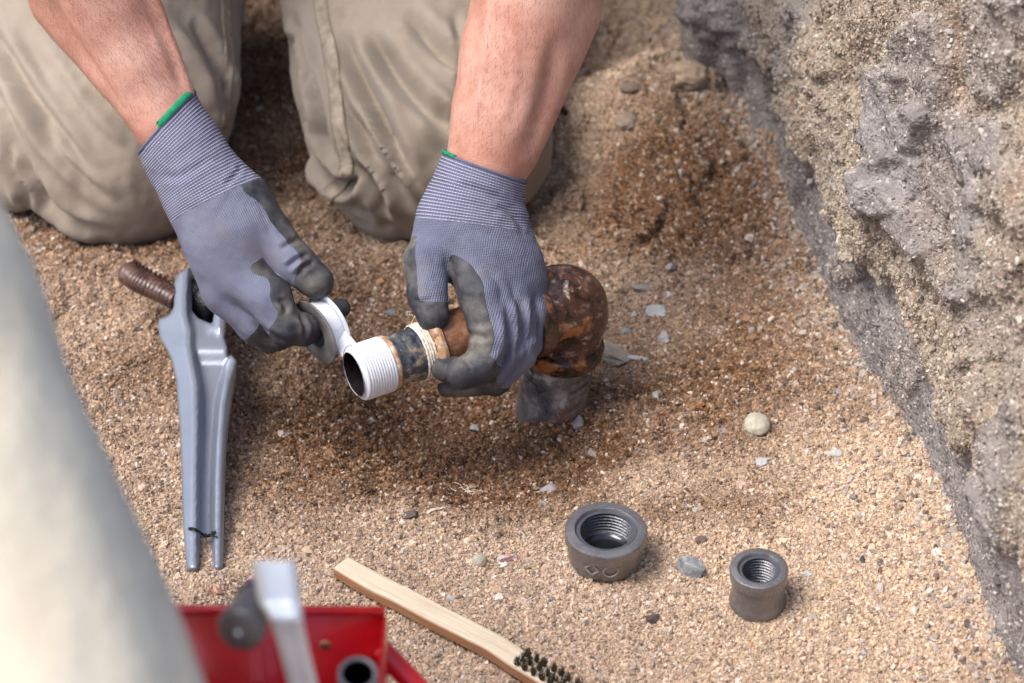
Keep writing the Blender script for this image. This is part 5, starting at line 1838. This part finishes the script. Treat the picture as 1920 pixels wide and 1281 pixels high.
stone(1174, 622, 22, 14, (.30, .30, .30), 'grey pebble between the tan slab and the blue-grey chip', 42)
stone(1246, 638, 26, 22, (.40, .40, .42), 'light grey lump right of the white flake', 43)
stone(1292, 514, 16, 12, (.46, .40, .36), 'pale pink pebble beside the lilac grey pebble', 44)
stone(1112, 852, 20, 18, (.40, .35, .31), 'buff pebble on the damp sand below the riser', 45)
stone(1228, 742, 14, 20, (.42, .43, .40), 'pale upright chip on the sand right of the riser', 46)
stone(1320, 806, 18, 8, (.55, .54, .52), 'thin white chip left of the cream egg-shaped stone', 47, flat=.4)
stone(1358, 812, 18, 16, (.26, .24, .27), 'purple grey pebble left of the cream egg-shaped stone', 48)
stone(538, 817, 22, 14, (.30, .29, .28), 'grey pebble right of the wrench handle', 49)
stone(628, 850, 26, 14, (.14, .13, .125), 'dark pebble on the sand midway between wrench and iron cap', 50)
stone(228, 757, 16, 12, (.13, .13, .14), 'dark pebble left of the wrench head', 32)
stone(258, 619, 26, 10, (.06, .055, .06), 'flat black chip left of the wrench head', 33, flat=.5)
# wood splinters, fibre
def splinter(px, py, L, w, ang, label, seed):
    p = on_ground(px, py, 0.002)
    d = V3(math.cos(ang), math.sin(ang), 0.05); l_ = V3(-math.sin(ang), math.cos(ang), 0)
    r_ = np.random.default_rng(seed); n = 9; V = []; F = []
    for i in range(n):
        t = i / (n - 1)
        ww = w * (0.55 + 0.45 * math.sin(t * 3.0)) * r_.uniform(.6, 1.2)
        c = p + d * (t - .5) * L + V3(0, 0, .0012 * math.sin(t * 5))
        V += [c - l_ * ww, c + l_ * ww, c + l_ * ww * .9 + V3(0, 0, .0009), c - l_ * ww * .9 + V3(0, 0, .0009)]
    for i in range(n - 1):
        for j in range(4):
            F.append((i * 4 + j, i * 4 + (j + 1) % 4, (i + 1) * 4 + (j + 1) % 4, (i + 1) * 4 + j))
    F += [(0, 1, 2, 3), tuple(range((n - 1) * 4, n * 4))[::-1]]
    o = obj('splinter', np.array(V), F, simple('splinter_wood_%d' % seed, (.62, .50, .38), 0.8), None, smooth=False, origin=p)
    setp(o, label, 'splinter')
splinter(816, 961, 0.0145, 0.0016, 0.55, 'pale wood splinter on the sand above the brush handle', 1)
splinter(834, 938, 0.004, 0.0011, 0.1, 'tiny pale wood chip above the splinter', 2)
fb_ = []
fc = on_ground(876, 925, 0.002)
for k in range(16):
    a = random.uniform(0, 6.28); L_ = random.uniform(.004, .014)
    pts_ = [fc + V3(random.uniform(-.003, .003), random.uniform(-.002, .002), 0)]
    for q in range(4):
        a += random.uniform(-.7, .7)
        pts_.append(pts_[-1] + V3(math.cos(a) * L_ / 4, math.sin(a) * L_ / 5, random.uniform(-.0006, .0012)))
    fb_.append(tube(resample(pts_, 10), 0.0003, 4))
V, F = join(fb_)
o = obj('fibre_tuft', V, F, M_hemp, None, origin=fc); setp(o, 'tuft of white fibres lying on the sand below the gripping glove', 'fibre tuft')
rp = [on_ground(u, v, .003) for u, v in ((1044, 198), (1060, 215), (1074, 240), (1083, 262), (1092, 285))]
V, F = tube(resample(rp, 30), np.linspace(.0026, .0012, 30), 10)
V = V + 0.0008 * fbm(V * 200, 2)[:, None]
o = obj('root', V, F, M_root, None, origin=rp[0]); setp(o, 'short dark root lying in the sand behind the right arm', 'root')
